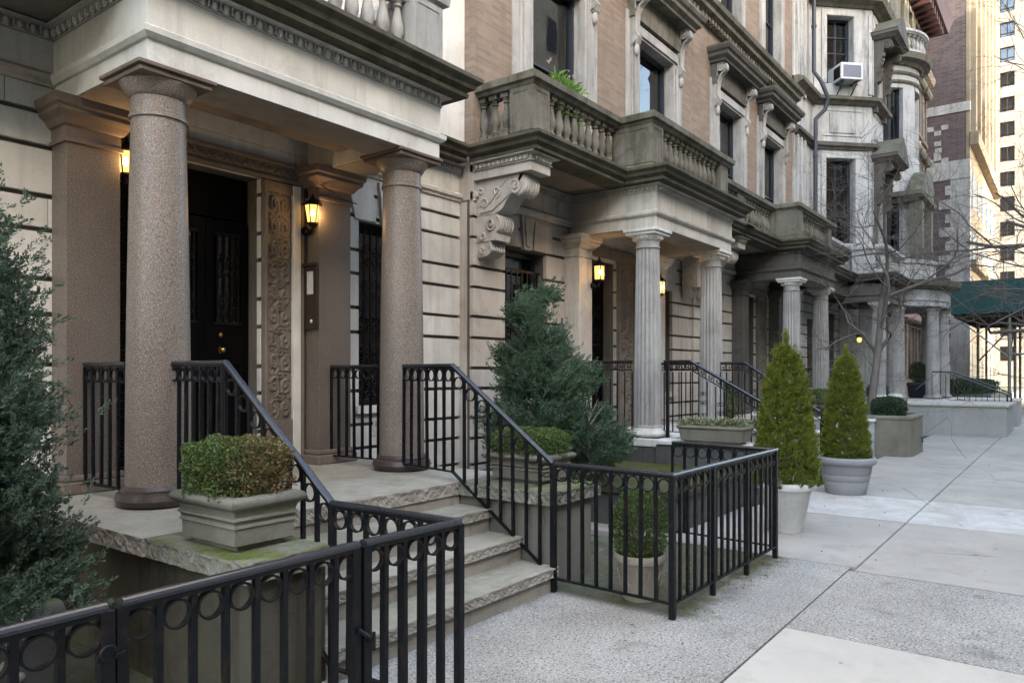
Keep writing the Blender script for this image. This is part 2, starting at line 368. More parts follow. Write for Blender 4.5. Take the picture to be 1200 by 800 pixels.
scn.view_settings.view_transform = 'Standard'; scn.view_settings.look = 'None'; scn.view_settings.exposure = 3.55; scn.view_settings.gamma = 1
scn.render.engine = 'CYCLES'
scn.cycles.use_denoising = True
scn.cycles.max_bounces = 6; scn.cycles.diffuse_bounces = 1; scn.cycles.transparent_max_bounces = 12
# ---------------------------------------------------------------- ground
def structure(o): o['kind'] = 'structure'; return o
structure(MB().box(-600, 900, -9.0, 900, -.60, -.055).build('ground', M['mossground']))
structure(MB().box(-600, 900, -600, -9.0, -.60, -.065).build('ground', M['conc']))
def slabs(x0, x1, y0, y1, nx, ny, top=0, gap=.007):
    m = MB(); dx = (x1-x0)/nx; dy = (y1-y0)/ny; m.box(x0, x1, y0, y1, -.08, top-.007)
    for i in range(nx):
        for j in range(ny): m.box(x0+i*dx+gap/2, x0+(i+1)*dx-gap/2, y0+j*dy+gap/2, y0+(j+1)*dy-gap/2, top-.006, top)
    return m
structure(slabs(1.7, 4.80, -.3, 1.45, 1, 1).build('sidewalk', M['concpale'], bevel=.006))
m = slabs(-14, 1.7, -.3, 1.45, 5, 1); m.box(-14, 60, -1.9, -.312, -.07, 0)
structure(m.build('sidewalk', M['conc'], bevel=.006))
m = MB().box(-14, 6.62, 1.462, 3.4, -.07, -.002); m.box(4.812, 6.5, -.3, 1.45, -.07, -.003)
structure(m.build('sidewalk', M['agg']))
m = slabs(6.634, 8.92, 1.426, 5.7, 1, 1, -.001); m.v += []
for a in ((6.512, 8.92, -.3, 1.414, 1, 1),): q = slabs(*a); m.add(q.v, q.f)
mm = slabs(8.93, 10.6, 1.426, 3.05, 1, 1, .001); q = slabs(8.93, 10.6, -.3, 1.414, 1, 1, .001); mm.add(q.v, q.f)
structure(mm.build('sidewalk', M['salt'], bevel=.004))
for k in range(18):
    x = 10.61+k*1.95
    q = slabs(x, x+1.95, -.3, 1.414, 1, 1, .002*(k % 2)); m.add(q.v, q.f)
    q = slabs(x, x+1.95, 1.426, 2.9 if x < 22 else 3.9, 1, 1, .002*((k+1) % 2)); m.add(q.v, q.f)
m.box(45.1, 160, -.3, 3.99, -.07, 0)
structure(m.build('sidewalk', M['conc'], bevel=.005))
structure(MB().box(-60, 160, -2.05, -1.912, -.2, 0).build('kerb', M['conc'], bevel=.02))
structure(MB().box(-60, 160, -9.0, -2.05, -.3, -.05-.08).build('road', M['asph']))
structure(MB().box(-60, 160, -9.15, -9.0, -.2, 0).build('kerb', M['conc'], bevel=.02))
structure(MB().box(-60, 160, -14.0, -9.15, -.07, 0).build('sidewalk', M['conc']))

# ---------------------------------------------------------------- masonry helpers
def sub(rects, hole):
    out = []
    hx0, hx1, hz0, hz1 = hole
    for (a, b, c, d) in rects:
        if hx0 >= b or hx1 <= a or hz0 >= d or hz1 <= c: out.append((a, b, c, d)); continue
        if a < hx0: out.append((a, hx0, c, d))
        if b > hx1: out.append((hx1, b, c, d))
        x0, x1 = max(a, hx0), min(b, hx1)
        if c < hz0: out.append((x0, x1, c, hz0))
        if d > hz1: out.append((x0, x1, hz1, d))
    return out
def wallm(m, x0, x1, z0, z1, y, holes=(), th=.4):
    rs = [(x0, x1, z0, z1)]
    for h in holes: rs = sub(rs, h)
    for (a, b, c, d) in rs: m.box(a, b, y, y+th, c, d)
GRV = [0, .25, .50, .82, 1.07, 1.43, 1.68, 2.05, 2.31, 2.67, 2.92, 3.28, 3.53]
JN = MB()
def rustic(m, x0, x1, y, holes=(), ztop=3.72, g=.034, seed=0):
    zs = [z for z in GRV if z < ztop-.05]+[ztop]
    rnd = random.Random(seed)
    for k, (a, b) in enumerate(zip(zs[:-1], zs[1:])):
        rs = [(x0, x1, a, b-g if b < ztop else b)]
        for h in holes: rs = sub(rs, h)
        for (p, q, c, d) in rs:
            if q-p < .01 or d-c < .01: continue
            cuts = [p]; xx = p+rnd.uniform(.5, 1.1)
            while xx < q-.35: cuts += [xx]; xx += rnd.uniform(.8, 1.4)
            cuts.append(q)
            for ca, cb in zip(cuts[:-1], cuts[1:]): yj = y+rnd.uniform(-.0012, .0012); m.box(ca, cb-(.004 if cb < q else 0), yj, y+.06, c+rnd.uniform(0, .002), d-rnd.uniform(0, .003))
    rs = [(x0, x1, 0, ztop)]
    for h in holes: rs = sub(rs, h)
    for (a, b, c, d) in rs: JN.box(a+.002, b-.002, y+.038, y+.35, c, d)
ENT = [(-.42, 3.58), (0, 3.58), (0, 3.72), (.02, 3.725), (.045, 3.75), (.05, 3.785), (.03, 3.80), (.008, 3.805), (.008, 4.05), (-.42, 4.05)]
EGG = [(-.30, 4.052), (.022, 4.052), (.022, 4.062), (.012, 4.066), (.014, 4.125), (.085, 4.135), (.085, 4.142), (-.30, 4.142)]
COR = [(-.12, 4.144), (.19, 4.15), (.195, 4.185), (.175, 4.19), (.205, 4.215), (.235, 4.225), (.25, 4.262), (.285, 4.285), (.295, 4.295), (.295, 4.33), (-.12, 4.345)]
MID = [(-.05, 3.705), (.02, 3.705), (.025, 3.73), (.05, 3.75), (.052, 3.785), (.03, 3.80), (.02, 3.815), (-.05, 3.815)]
def along(path, step, start=.05):
    """points, yaw of outward normal along a 2D path"""
    out = []
    for a, b in zip(path[:-1], path[1:]):
        a, b = Vector(a[:2]), Vector(b[:2]); d = (b-a); Ln = d.length; d.normalize(); n = int((Ln-2*start)/step)
        if n < 1: continue
        off = (Ln-n*step)/2
        for i in range(n+1): p = a+d*(off+i*step); out.append((p, Vector((d.y, -d.x)), d))
    return out
def eggs(m, path, step=.088, o=.034, z=4.095, r=.025):
    for p, n, d in along(path, step):
        c = p+n*(o-.005)
        m.sph((c.x, c.y, z-.004), r, r, r*1.35, 8, 5)
        ring = []
        for k in range(9):
            a = R(-20)-k*R(220)/8*1.0
            q = c+d*(math.cos(a)*r*1.45); ring.append((q.x+n.x*.004, q.y+n.y*.004, z+.004+math.sin(a)*r*1.6))
        m.tube(ring, .0065, 4)
        q = c+d*(step/2); m.obox((q.x+n.x*.004, q.y+n.y*.004, z), tuple(d*.004)+(0,), tuple(n*.012)+(0,), (0, 0, .030))
def leaves_band(m, path, step=.066, o=.036, z=4.095):
    for p, n, d in along(path, step):
        c = p+n*(o-.004)
        m.sph((c.x, c.y, z), .021, .021, .036, 6, 4)
        q = c+d*(step/2); m.obox((q.x, q.y, z+.01), tuple(d*.005)+(0,), tuple(n*.012)+(0,), (0, 0, .03))
def chains(path, sec, mat, name, parent, extra=None, bevel=0):
    m = MB(); m.sweep(path, sec)
    if extra: extra(m)
    return m.build(name, mat, parent, bevel=bevel, smooth=None)
# baluster
_b = MB(); _b.box(-.062, .062, -.062, .062, 0, .05); _b.box(-.058, .058, -.058, .058, .47, .53)
_b.lathe([(.05, .05), (.058, .06), (.058, .075), (.036, .09), (.034, .11), (.05, .15), (.062, .19), (.058, .24), (.042, .32), (.030, .38), (.028, .405), (.044, .415), (.044, .43), (.032, .44), (.048, .455), (.05, .47)], seg=14)
BAL = {k: _b.mesh('baluster', M[k], 50) for k in ('limepale', 'limedirty', 'greywhite')}
def balustrade(parent, path, peds, mat, z0=4.33, name='balcony', step=.175, balmat='limedirty', sc=1, arc=False):
    m = MB(); zr = z0+.11+.53*sc
    m.sweep(path, [(-.13, z0+.012), (.10, z0+.012), (.10, z0+.07), (.07, z0+.11), (-.10, z0+.11)])
    m.sweep(path, [(-.17, zr), (.08, zr), (.10, zr+.035), (.14, zr+.05), (.15, zr+.12), (.11, zr+.15), (-.14, zr+.15), (-.17, zr+.1)])
    o = m.build(name, mat, parent)
    for (x, y, wx, wy) in peds:
        q = MB(); q.box(x-wx, x+wx, y-wy, y+wy, z0+.112, zr-.002)
        for sx in (-1, 1):     # raised margins
            xa, xb = sorted((x+sx*(wx-.003), x+sx*(wx+.007)))
            for (ya, yb) in ((y-wy+.002, y-wy+.05), (y+wy-.05, y+wy-.002)): q.box(xa, xb, ya, yb, z0+.114, zr-.004)
            q.box(xa, xb, y-wy+.05, y+wy-.05, z0+.114, z0+.17); q.box(xa, xb, y-wy+.05, y+wy-.05, zr-.06, zr-.004)
        for (xa, xb) in ((x-wx+.002, x-wx+.05), (x+wx-.05, x+wx-.002)): q.box(xa, xb, y-wy-.007, y-wy+.003, z0+.116, zr-.006)
        q.box(x-wx+.05, x+wx-.05, y-wy-.007, y-wy+.003, z0+.116, z0+.17); q.box(x-wx+.05, x+wx-.05, y-wy-.007, y-wy+.003, zr-.06, zr-.006)
        q.build('pedestal', mat, o)
    if arc: pl = [(Vector(a_)+Vector(b_))/2 for a_, b_ in zip(path[:-1], path[1:])]; dl = [(Vector(b_)-Vector(a_)).normalized() for a_, b_ in zip(path[:-1], path[1:])]
    for p, n, d in ([(p, Vector((d.y, -d.x)), d) for p, d in zip(pl, dl)] if arc else along(path, step, .03)):
        c = p - n*.015
        if any(abs(c.x-x) < wx+.05 and abs(c.y-y) < wy+.05 for (x, y, wx, wy) in peds): continue
        place('baluster', BAL[balmat], o, (c.x, c.y, z0+.112), math.atan2(d.y, d.x), (1, 1, sc))
    return o
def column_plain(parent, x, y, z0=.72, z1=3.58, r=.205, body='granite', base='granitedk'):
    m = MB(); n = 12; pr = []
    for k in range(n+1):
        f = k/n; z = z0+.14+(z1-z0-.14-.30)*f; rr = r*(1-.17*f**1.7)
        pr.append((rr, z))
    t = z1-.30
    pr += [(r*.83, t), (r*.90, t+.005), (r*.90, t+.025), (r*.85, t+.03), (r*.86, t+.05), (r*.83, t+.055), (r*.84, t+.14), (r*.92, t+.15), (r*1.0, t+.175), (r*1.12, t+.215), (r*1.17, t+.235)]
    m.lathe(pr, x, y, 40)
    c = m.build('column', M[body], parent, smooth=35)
    m = MB(); m.lathe([(r*1.05, z0), (r*1.24, z0+.012), (r*1.31, z0+.05), (r*1.25, z0+.09), (r*1.12, z0+.10), (r*1.12, z0+.115), (r*1.03, z0+.14)], x, y, 40)
    m.build('base', M[base], c, smooth=35)
    m = MB(); h = r*1.2; m.box(x-h, x+h, y-h, y+h, t+.237, t+.27); m.box(x-h*1.09, x+h*1.09, y-h*1.09, y+h*1.09, t+.272, z1-.001)
    m.build('capital', M['brown'], c, bevel=.006)
def column_flute(parent, x, y, z0=.72, z1=3.58, r=.19, mat='flute', fl=20, plinth=True):
    m = MB(); n = 10; pr = [(r*1.06, z0+.12), (r*1.0, z0+.15), (r, z0+.16, .002)]
    for k in range(n+1):
        f = k/n; z = z0+.17+(z1-z0-.17-.28)*f; pr.append((r*(1-.15*f**1.6), z, .024))
    t = z1-.28; pr += [(r*.85, t+.012, .012), (r*.85, t+.02), (r*.90, t+.022), (r*.90, t+.04), (r*.84, t+.045), (r*.84, t+.12)]
    m.lathe(pr, x, y, fl*6, fl)
    c = m.build('column', M[mat], parent, smooth=25)
    m = MB(); m.lathe([(r*1.1, z0), (r*1.3, z0+.012), (r*1.36, z0+.045), (r*1.3, z0+.08), (r*1.14, z0+.09), (r*1.14, z0+.105), (r*1.05, z0+.122)], x, y, 36)
    if plinth: m.box(x-r*1.42, x+r*1.42, y-r*1.42, y+r*1.42, z0-.10, z0-.001)
    m.build('base', M['limepale'], c, smooth=35)
    m = MB(); m.lathe([(r*.86, t+.122), (r*.92, t+.13), (r*1.04, t+.16), (r*1.14, t+.195)], x, y, 32)
    for k in range(16):
        a = 2*PI*k/16; m.sph((x+r*1.02*math.cos(a), y+r*1.02*math.sin(a), t+.158), .022, .022, .024, 6, 4)
    h = r*1.2; m.box(x-h, x+h, y-h, y+h, t+.197, t+.235); m.box(x-h*1.1, x+h*1.1, y-h*1.1, y+h*1.1, t+.237, z1-.001)
    m.build('capital', M['limepale' if mat == 'flute' else mat], c, smooth=35)
def pilaster(parent, x0, x1, y0, y1, body, z0=.72, z1=3.58, cap=None, fl=0):
    m = MB(); m.box(x0, x1, y0, y1, z0+.14, z1-.31)
    if fl:
        for k in range(fl):
            xx = x0+(x1-x0)*(k+.5)/fl; m.box(xx-.016, xx+.016, y0-.012, y0, z0+.3, z1-.42)
    p = m.build('pilaster', M[body], parent, bevel=.004)
    m = MB(); m.box(x0-.05, x1+.05, y0-.05, y1, z0, z0+.09); m.box(x0-.025, x1+.025, y0-.025, y1, z0+.092, z0+.14)
    m.build('base', M[cap or body], p, bevel=.012)
    pa = [(x0, y1), (x0, y0), (x1, y0), (x1, y1)]
    m = MB(); t = z1-.31
    m.sweep(pa, [(-.12, t), (.0, t), (.018, t+.004), (.018, t+.03), (.004, t+.035), (.004, t+.12), (.025, t+.13), (.05, t+.17), (.085, t+.20), (.09, t+.205), (.09, t+.232), (.11, t+.25), (.12, z1-.002), (-.12, z1-.002)])
    m.build('capital', M[cap or body], p)
    return p
def spiral(c, ax, ay, r0, r1, turns, a0=0, n=26, sgn=1):
    c, ax, ay = Vector(c), Vector(ax), Vector(ay); out = []
    for k in range(n+1):
        f = k/n; a = a0+sgn*2*PI*turns*f; r = r0+(r1-r0)*f; out.append(c+ax*(r*math.cos(a))+ay*(r*math.sin(a)))
    return out
def bracket(parent, xa, xb, yw, mat, z1=3.94, depth=.74, k=.93, leaf=True):
    """double scroll console, wall plane yw, projecting to -y"""
    m = MB()
    def P(o, z): return (yw-o*depth, z1-z*k)
    s1 = [(0, 0), (.98, 0)]
    for i in range(9): a = R(75)-R(210)*i/8; s1.append((.86+.135*math.cos(a), .125-.13*math.sin(a)))
    s1 += [(.66, .27), (.55, .40), (.40, .455), (0, .455)]
    m.extr(s1, lambda o, z: (xa, *P(o, z)), lambda o, z: (xb, *P(o, z)))
    s2 = [(0, .457), (.36, .457)]
    for i in range(9): a = R(70)-R(190)*i/8; s2.append((.36+.12*math.cos(a), .58-.11*math.sin(a)))
    s2 += [(.26, .78), (.24, .88), (.30, .93), (.22, .98), (.02, 1.0), (0, .92)]
    m.extr(s2, lambda o, z: (xa+.02, *P(o, z)), lambda o, z: (xb-.02, *P(o, z)))
    for x, e in ((xa, -1), (xb, 1)):
        yz = lambda o, z, x=x, e=e: (x+e*.004, yw-o*depth, z1-z*k)
        for (o, z, r0, t, a0, sg) in ((.80, .135, .105, 1.6, 0, 1), (.42, .18, .075, 1.2, 1.5, -1), (.18, .31, .075, 1.3, 3, 1), (.30, .58, .085, 1.5, 0, 1), (.10, .15, .06, 1.2, 2, 1), (.14, .72, .06, 1.2, 4, -1), (.13, .9, .05, 1.1, 1, 1)):
            m.tube([yz(o+r0*math.cos(a0+sg*2*PI*t*i/20)*(1-i/24)/depth*.9, z+r0*math.sin(a0+sg*2*PI*t*i/20)*(1-i/24)/k) for i in range(21)], .013, 5)
        m.tube([yz(o, z) for o, z in ((.70, .22), (.55, .30), (.35, .40), (.1, .42))], .014, 5)
        m.tube([yz(o, z) for o, z in ((.62, .05), (.5, .12), (.3, .30), (.06, .33))], .012, 5)
    n = 6
    for i in range(n):
        x = xa+(xb-xa)*(i+.5)/n; w_ = (xb-xa)/n*.42
        pts = []
        for j in range(9): a = R(80)-R(190)*j/8; pts.append((x, *P(.86+.135*math.cos(a), .125-.13*math.sin(a))))
        m.tube(pts, w_, 6)
        pts = []
        for j in range(8): a = R(70)-R(180)*j/7; pts.append((x, *P(.36+.12*math.cos(a), .58-.11*math.sin(a))))
        m.tube(pts+[(x, *P(.26, .80)), (x, *P(.30, .92))], w_, 6)
    return m.build('bracket', M[mat], parent, smooth=45)
# carved relief panel (height field of scrolls)
def relief(name, parent, x0, z0, y, wd, hg, mat, depth=.03, seed=3, horiz=False, face=-1):
    rg = np.random.RandomState(seed); st = .0085
    nx, nz = max(8, int(wd/st)), max(8, int(hg/st))
    X, Z = np.meshgrid(np.linspace(0, wd, nx+1), np.linspace(0, hg, nz+1))
    H = np.zeros_like(X)
    ln, br = (wd, hg) if horiz else (hg, wd); U, V = (X, Z-hg/2) if horiz else (Z, X-wd/2)
    s = br*.82; k = int(ln/s)+1
    for i in range(k):
        u0 = (i+.5)*ln/k
        sgn = 1 if i % 2 else -1
        for side in ((1, -1) if not horiz else (sgn,)):
            T = np.linspace(0, 1, 60); r = br*.40*(1-.86*T); a = 2*PI*1.45*T+(0 if side > 0 else PI)
            cu = u0+side*0+np.cos(a*side)*r*1.0; cv = side*br*.22*(0 if horiz else 1)+np.sin(a*side)*r*(1 if horiz else .55)
            for q in range(60):
                d2 = (U-cu[q])**2+(V-cv[q])**2; H = np.maximum(H, (.55+.45*T[q])*np.exp(-d2/(br*.040)**2))
            for q in range(9):
                a_ = rg.uniform(0, 2*PI); uu = u0+rg.uniform(-.5, .5)*ln/k; vv = side*rg.uniform(.05, .44)*br
                lu, lv = (U-uu)*math.cos(a_)+(V-vv)*math.sin(a_), -(U-uu)*math.sin(a_)+(V-vv)*math.cos(a_)
                H = np.maximum(H, rg.uniform(.5, .9)*np.exp(-(lu/(br*.085))**2-(lv/(br*.032))**2))
        d2 = (U-u0-ln/k/2)**2+V**2; H = np.maximum(H, 1.0*np.exp(-d2/(br*.075)**2))
        H = np.maximum(H, .8*np.exp(-((np.sqrt(d2)-br*.14)/(br*.03))**2))
    H *= depth
    m = MB()
    Vv = np.stack([x0+X, np.full_like(X, y)+face*(H), z0+Z], -1).reshape(-1, 3) - np.array(org(parent))
    idx = np.arange((nx+1)*(nz+1)).reshape(nz+1, nx+1)
    F = np.stack([idx[:-1, :-1], idx[:-1, 1:], idx[1:, 1:], idx[1:, :-1]], -1).reshape(-1, 4)
    me = np_mesh(name, Vv, F, M[mat]); me.polygons.foreach_set('use_smooth', [True]*len(me.polygons))
    o = bpy.data.objects.new(name, me); COL.objects.link(o); o.parent = parent; ORG[o.name] = org(parent); return o
def window(parent, x0, x1, z0, z1, y, blind=0, cols=1, rows=2, frame='navy', thick=.055, lace=False, yb=None):
    """recessed sash window: frame, pane, optional blind"""
    m = MB(); t = thick
    m.box(x0, x0+t, y, y+.10, z0, z1); m.box(x1-t, x1, y, y+.10, z0, z1); m.box(x0+t, x1-t, y, y+.10, z0, z0+t); m.box(x0+t, x1-t, y, y+.10, z1-t, z1)
    iw = (x1-x0-2*t)/cols; ih = (z1-z0-2*t)/rows
    for i in range(1, cols): m.box(x0+t+iw*i-t*.35, x0+t+iw*i+t*.35, y+.01, y+.09, z0+t, z1-t)
    for j in range(1, rows): m.box(x0+t, x1-t, y+.02, y+.085, z0+t+ih*j-t*.3, z0+t+ih*j+t*.3)
    f = m.build('window', M[frame], parent, bevel=.004)
    MB().box(x0+t, x1-t, y+.055, y+.063, z0+t, z1-t).build('pane', M['glass'], f)
    if blind:
        MB().box(x0+t, x1-t, y+.072, y+.078, z1-t-(z1-z0-2*t)*blind, z1-t).build('blind', M['blind'], f)
    if lace:
        q = MB()
        n = 16
        for i in range(n): a = x0+t+(x1-x0-2*t)*i/n; q.box(a, a+(x1-x0-2*t)/n*.8, y+.14+.02*(i % 2), y+.146+.02*(i % 2), z0+t, z1-t)
        q.build('curtain', M['blind'], f)
    MB().box(x0-.02, x1+.02, (yb or y+.9), (yb or y+.9)+.02, z0-.1, z1+.1).build('room_shade', M['room'], f)
    return f
def grille(parent, x0, x1, z0, z1, y, nb=7, name='window_grille', sc=True):
    m = MB(); m.box(x0, x1, y, y+.02, z0, z0+.03); m.box(x0, x1, y, y+.02, z1-.03, z1)
    for i in range(nb): x = x0+(x1-x0)*(i+.5)/nb; m.box(x-.008, x+.008, y+.002, y+.018, z0, z1)
    if sc:
        for r in range(int((z1-z0)/.36)):
            zc = z0+.18+r*.36
            for i in range(nb-1):
                x = x0+(x1-x0)*(i+1)/nb; s = 1 if (i+r) % 2 else -1
                m.tube(spiral((x, y-.004, zc+.06), (1, 0, 0), (0, 0, 1), .048, .01, 1.2, s, 14, s), .0055, 4)
                m.tube(spiral((x, y-.004, zc-.06), (1, 0, 0), (0, 0, 1), .048, .01, 1.2, -s, 14, -s), .0055, 4)
    return m.build(name, M['iron'], parent)
def door_leaf(parent, x0, x1, z0, z1, y, knob=None, name='door'):
    m = MB(); m.box(x0, x1, y, y+.06, z0, z1)
    st = .075
    for (a, b) in ((x0, x0+st), (x1-st, x1)): m.box(a, b, y-.018, y, z0, z1)
    for (a, b) in ((z0, z0+.2), (z0+.95, z0+1.30), (z1-.10, z1)): m.box(x0+st, x1-st, y-.018, y, a, b)
    m.box(x0+st+.03, x1-st-.03, y-.012, y, z0+.25, z0+.9)
    o = m.build(name, M['black'], parent, bevel=.006)
    MB().box(x0+st+.02, x1-st-.02, y-.006, y-.001, z0+1.33, z1-.13).build('pane', M['glass'], o)
    grille(o, x0+st, x1-st, z0+1.31, z1-.11, y-.028, 4, 'door_grille')
    if knob:
        q = MB(); kx = knob
        q.tube([(kx, y-.02, z0+1.08), (kx, y-.028, z0+1.08)], .028, 14); q.tube([(kx, y-.028, z0+1.08), (kx, y-.05, z0+1.08)], .010, 8); q.sph((kx, y-.068, z0+1.08), .026, .022, .026, 14, 8)
        q.build('door_knob', M['brass'], o, smooth=40)
        q = MB(); q.tube([(kx, y-.02, z0+1.22), (kx, y-.03, z0+1.22)], .022, 14); q.sph((kx, y-.032, z0+1.22), .01, .006, .013, 8, 5)
        q.build('keyhole', M['brass'], o, smooth=40)
    return o
def rough_slab(m, x0, x1, y0, y1, z0, z1, amp=.010, sides='lf', seed=1):
    """slab with chipped edges: subdivided perimeter, two scales of jitter"""
    rnd = random.Random(seed); per = []; q = .014
    def seg(a, b, n, tag_):
        for i in range(n): f = i/n; per.append((a[0]+(b[0]-a[0])*f, a[1]+(b[1]-a[1])*f, tag_))
    seg((x0, y0), (x1, y0), max(1, int((x1-x0)/q)), 'f'); seg((x1, y0), (x1, y1), max(1, int((y1-y0)/q)) if 'r' in sides else 1, 'r')
    seg((x1, y1), (x0, y1), 1, 'b'); seg((x0, y1), (x0, y0), max(1, int((y1-y0)/q)) if 'l' in sides else 1, 'l')
    nrm = {'f': (0, -1), 'r': (1, 0), 'b': (0, 1), 'l': (-1, 0)}; vs, fs = [], []; n = len(per)
    lv = [z1, z1-.004, z1-.012]+[z1-.012-(z1-z0-.012)*k/6 for k in range(1, 6)]+[z0]; nl = len(lv)
    ph = [rnd.uniform(0, 6.28) for _ in range(12)]
    def fr(u, z, k0): return (math.sin(u*31+z*47+ph[k0])+.7*math.sin(u*67-z*90+ph[k0+1])+.5*math.sin(u*141+z*170+ph[k0+2]))/2.2
    for k, z in enumerate(lv):
        for i, (x, y, t_) in enumerate(per):
            u = x if t_ in 'fb' else y
            if t_ == 'b' or t_ not in sides: a = dz = 0
            else:
                w_ = (0, .25, .6, 1, 1, 1, 1, .8, .5)[k]
                a = amp*w_*(fr(u, z, 0)*.8+rnd.uniform(-.45, .45)-(.9 if k >= 3 else .2)*abs(math.sin(u*9+ph[6]))) - amp*.6*(k == 0)*max(0, fr(u, 0, 3))
                dz = 0 if k in (0, nl-1) else rnd.uniform(-.002, .002)
            vs.append((x+nrm[t_][0]*a, y+nrm[t_][1]*a, z+dz))
    for k in range(nl-1):
        for i in range(n): fs.append((k*n+i, k*n+(i+1) % n, (k+1)*n+(i+1) % n, (k+1)*n+i))
    fs.append(tuple(range(n))); fs.append(tuple(reversed(range((nl-1)*n, nl*n))))
    m.add(vs, fs)
def keystone_lintel(parent, mat, x0, x1, z, y, h=.45):
    xc = (x0+x1)/2; m = MB()
    m.extr([(xc-.09, z-.02), (xc+.09, z-.02), (xc+.14, z+h), (xc-.14, z+h)], lambda a, b: (a, y-.045, b), lambda a, b: (a, y+.01, b))
    m.extr([(xc-.05, z+.02), (xc+.05, z+.02), (xc+.09, z+h-.04), (xc-.09, z+h-.04)], lambda a, b: (a, y-.065, b), lambda a, b: (a, y-.04, b))
    m.build('keystone', M[mat], parent, bevel=.004)
    for s in (-1, 1):
        m = MB(); m.extr([(xc+s*.16, z), (xc+s*(x1-x0)*.5+s*.06, z), (xc+s*(x1-x0)*.5+s*.16, z+h-.05), (xc+s*.21, z+h-.05)], lambda a, b: (a, y-.018, b), lambda a, b: (a, y+.01, b))
        m.build('lintel_stone', M[mat], parent, bevel=.004)

# ---------------------------------------------------------------- ironwork
_C = {}
def bar_mesh(h, w=.021):
    k = ('bar', round(h, 3), w)
    if k not in _C:
        m = MB(); m.box(-w/2, w/2, -w/2, w/2, 0, h); _C[k] = m.mesh('bar', M['iron'])
    return _C[k]
def ring_mesh(r):
    k = ('ring', round(r, 3))
    if k not in _C:
        m = MB(); n = 28; vs = []; fs = []
        for i in range(n):
            a = 2*PI*i/n
            for (q, e) in ((r, -.011), (r, .011), (r-.007, .011), (r-.007, -.011)): vs.append((q*math.cos(a), e, q*math.sin(a)))
        for i in range(n):
            for j in range(4): fs.append((i*4+j, i*4+(j+1) % 4, ((i+1) % n)*4+(j+1) % 4, ((i+1) % n)*4+j))
        m.add(vs, fs); _C[k] = m.mesh('ring', M['iron'], 40)
    return _C[k]
CAP = [(-.018, -.011), (.018, -.011), (.023, 0), (.018, .008), (.009, .012), (-.009, .012), (-.018, .008), (-.023, 0)]
def railing(th, pts, sp=.117, posts=(), rings=True, bar_w=.021, ends=(0, 0), key=False, rail='handrail', drop=.0, foot=0):
    """pts: list of (x, y, z of the handrail top, z of the bottom rail)"""
    m = MB(); m.sweep([(p[0], p[1], p[2]-.014) for p in pts], CAP); m.build(rail, M['railtop'], th)
    m = MB(); zz = .026
    m.sweep([(p[0], p[1], p[2]-zz) for p in pts], [(-.014, -.016), (.014, -.016), (.014, -.0005), (-.014, -.0005)]); m.build('rail', M['iron'], th)
    m = MB(); m.sweep([(p[0], p[1], p[3]) for p in pts], [(-.016, -.006), (.016, -.006), (.016, .006), (-.016, .006)])
    m.build('rail', M['iron'], th)
    carry = 0
    for s, (a, b) in enumerate(zip(pts[:-1], pts[1:])):
        a, b = Vector(a), Vector(b); d = (b.xy-a.xy); Ln = d.length; yaw = math.atan2(d.y, d.x); n = max(1, round(Ln/sp)); st = Ln/n
        slope = abs(a.z-b.z) > .05; h = (a.z-a.w)-.048
        for i in range(n+1):
            if i == n and s < len(pts)-2: continue
            if i == 0 and s == 0 and ends[0]: continue
            if i == n and ends[1]: continue
            p = a.lerp(b, i/n); z0 = p.w+.006
            ob = place('bar', bar_mesh(h-(.12 if key else 0), bar_w), th, (p.x, p.y, z0), yaw+random.uniform(-.05, .05)); ob.rotation_euler[0] = random.gauss(0, .0035); ob.rotation_euler[1] = random.gauss(0, .0035)
        if rings:
            for i in range(n):
                p = a.lerp(b, (i+.5)/n); rr = (st-bar_w)/2+.001; rr = min(rr, .052)
                ex = abs(a.z-b.z)/Ln*rr*.9
                place('ring', ring_mesh(rr), th, (p.x, p.y, p.z-.045-rr-ex*.6), yaw)
        if key:   # greek key band under the handrail
            m = MB(); u = .105; K = [(0, 0), (0, 1), (.78, 1), (.78, .28), (.38, .28), (.38, .62), (.56, .62)]
            nn = max(1, int(Ln/u)); dd = d.normalized(); sl = (b.z-a.z)/Ln
            def Q(s_, t_): return (a.x+dd.x*s_, a.y+dd.y*s_, a.z+sl*s_-.125+t_)
            for i in range(nn):
                pl = [Q((i+px)*Ln/nn, pz*.085) for px, pz in K]
                for p0, p1 in zip(pl[:-1], pl[1:]): m.tube([p0, p1], .0068, 4)
            m.tube([Q(0, -.008), Q(Ln, -.008)], .008, 4)
            m.build('key_band', M['iron'], th)
            m = MB()
            for i in range(1, n, 2):
                p = a.lerp(b, (i+.5)/n); hh = h-.14; dx = Vector((dd.x, dd.y, 0))
                for zc, sg in ((.25, 1), (.38, -1), (.58, 1), (.70, -1)):
                    c = Vector((p.x, p.y, p.w+hh*zc/.9))
                    m.tube(spiral(c+dx*.018, dx, (0, 0, 1), .034, .008, 1.2, PI, 14, sg), .0045, 4); m.tube(spiral(c-dx*.018, dx*-1, (0, 0, 1), .034, .008, 1.2, PI, 14, sg), .0045, 4)
            if m.v and slope: m.build('scrollwork', M['iron'], th)  # separate iron scrolls set between the bars
    for (x, y, z0, z1, w_) in posts:
        MB().box(x-w_, x+w_, y-w_, y+w_, z0, z1).build('post', M['iron'], th, bevel=.003)

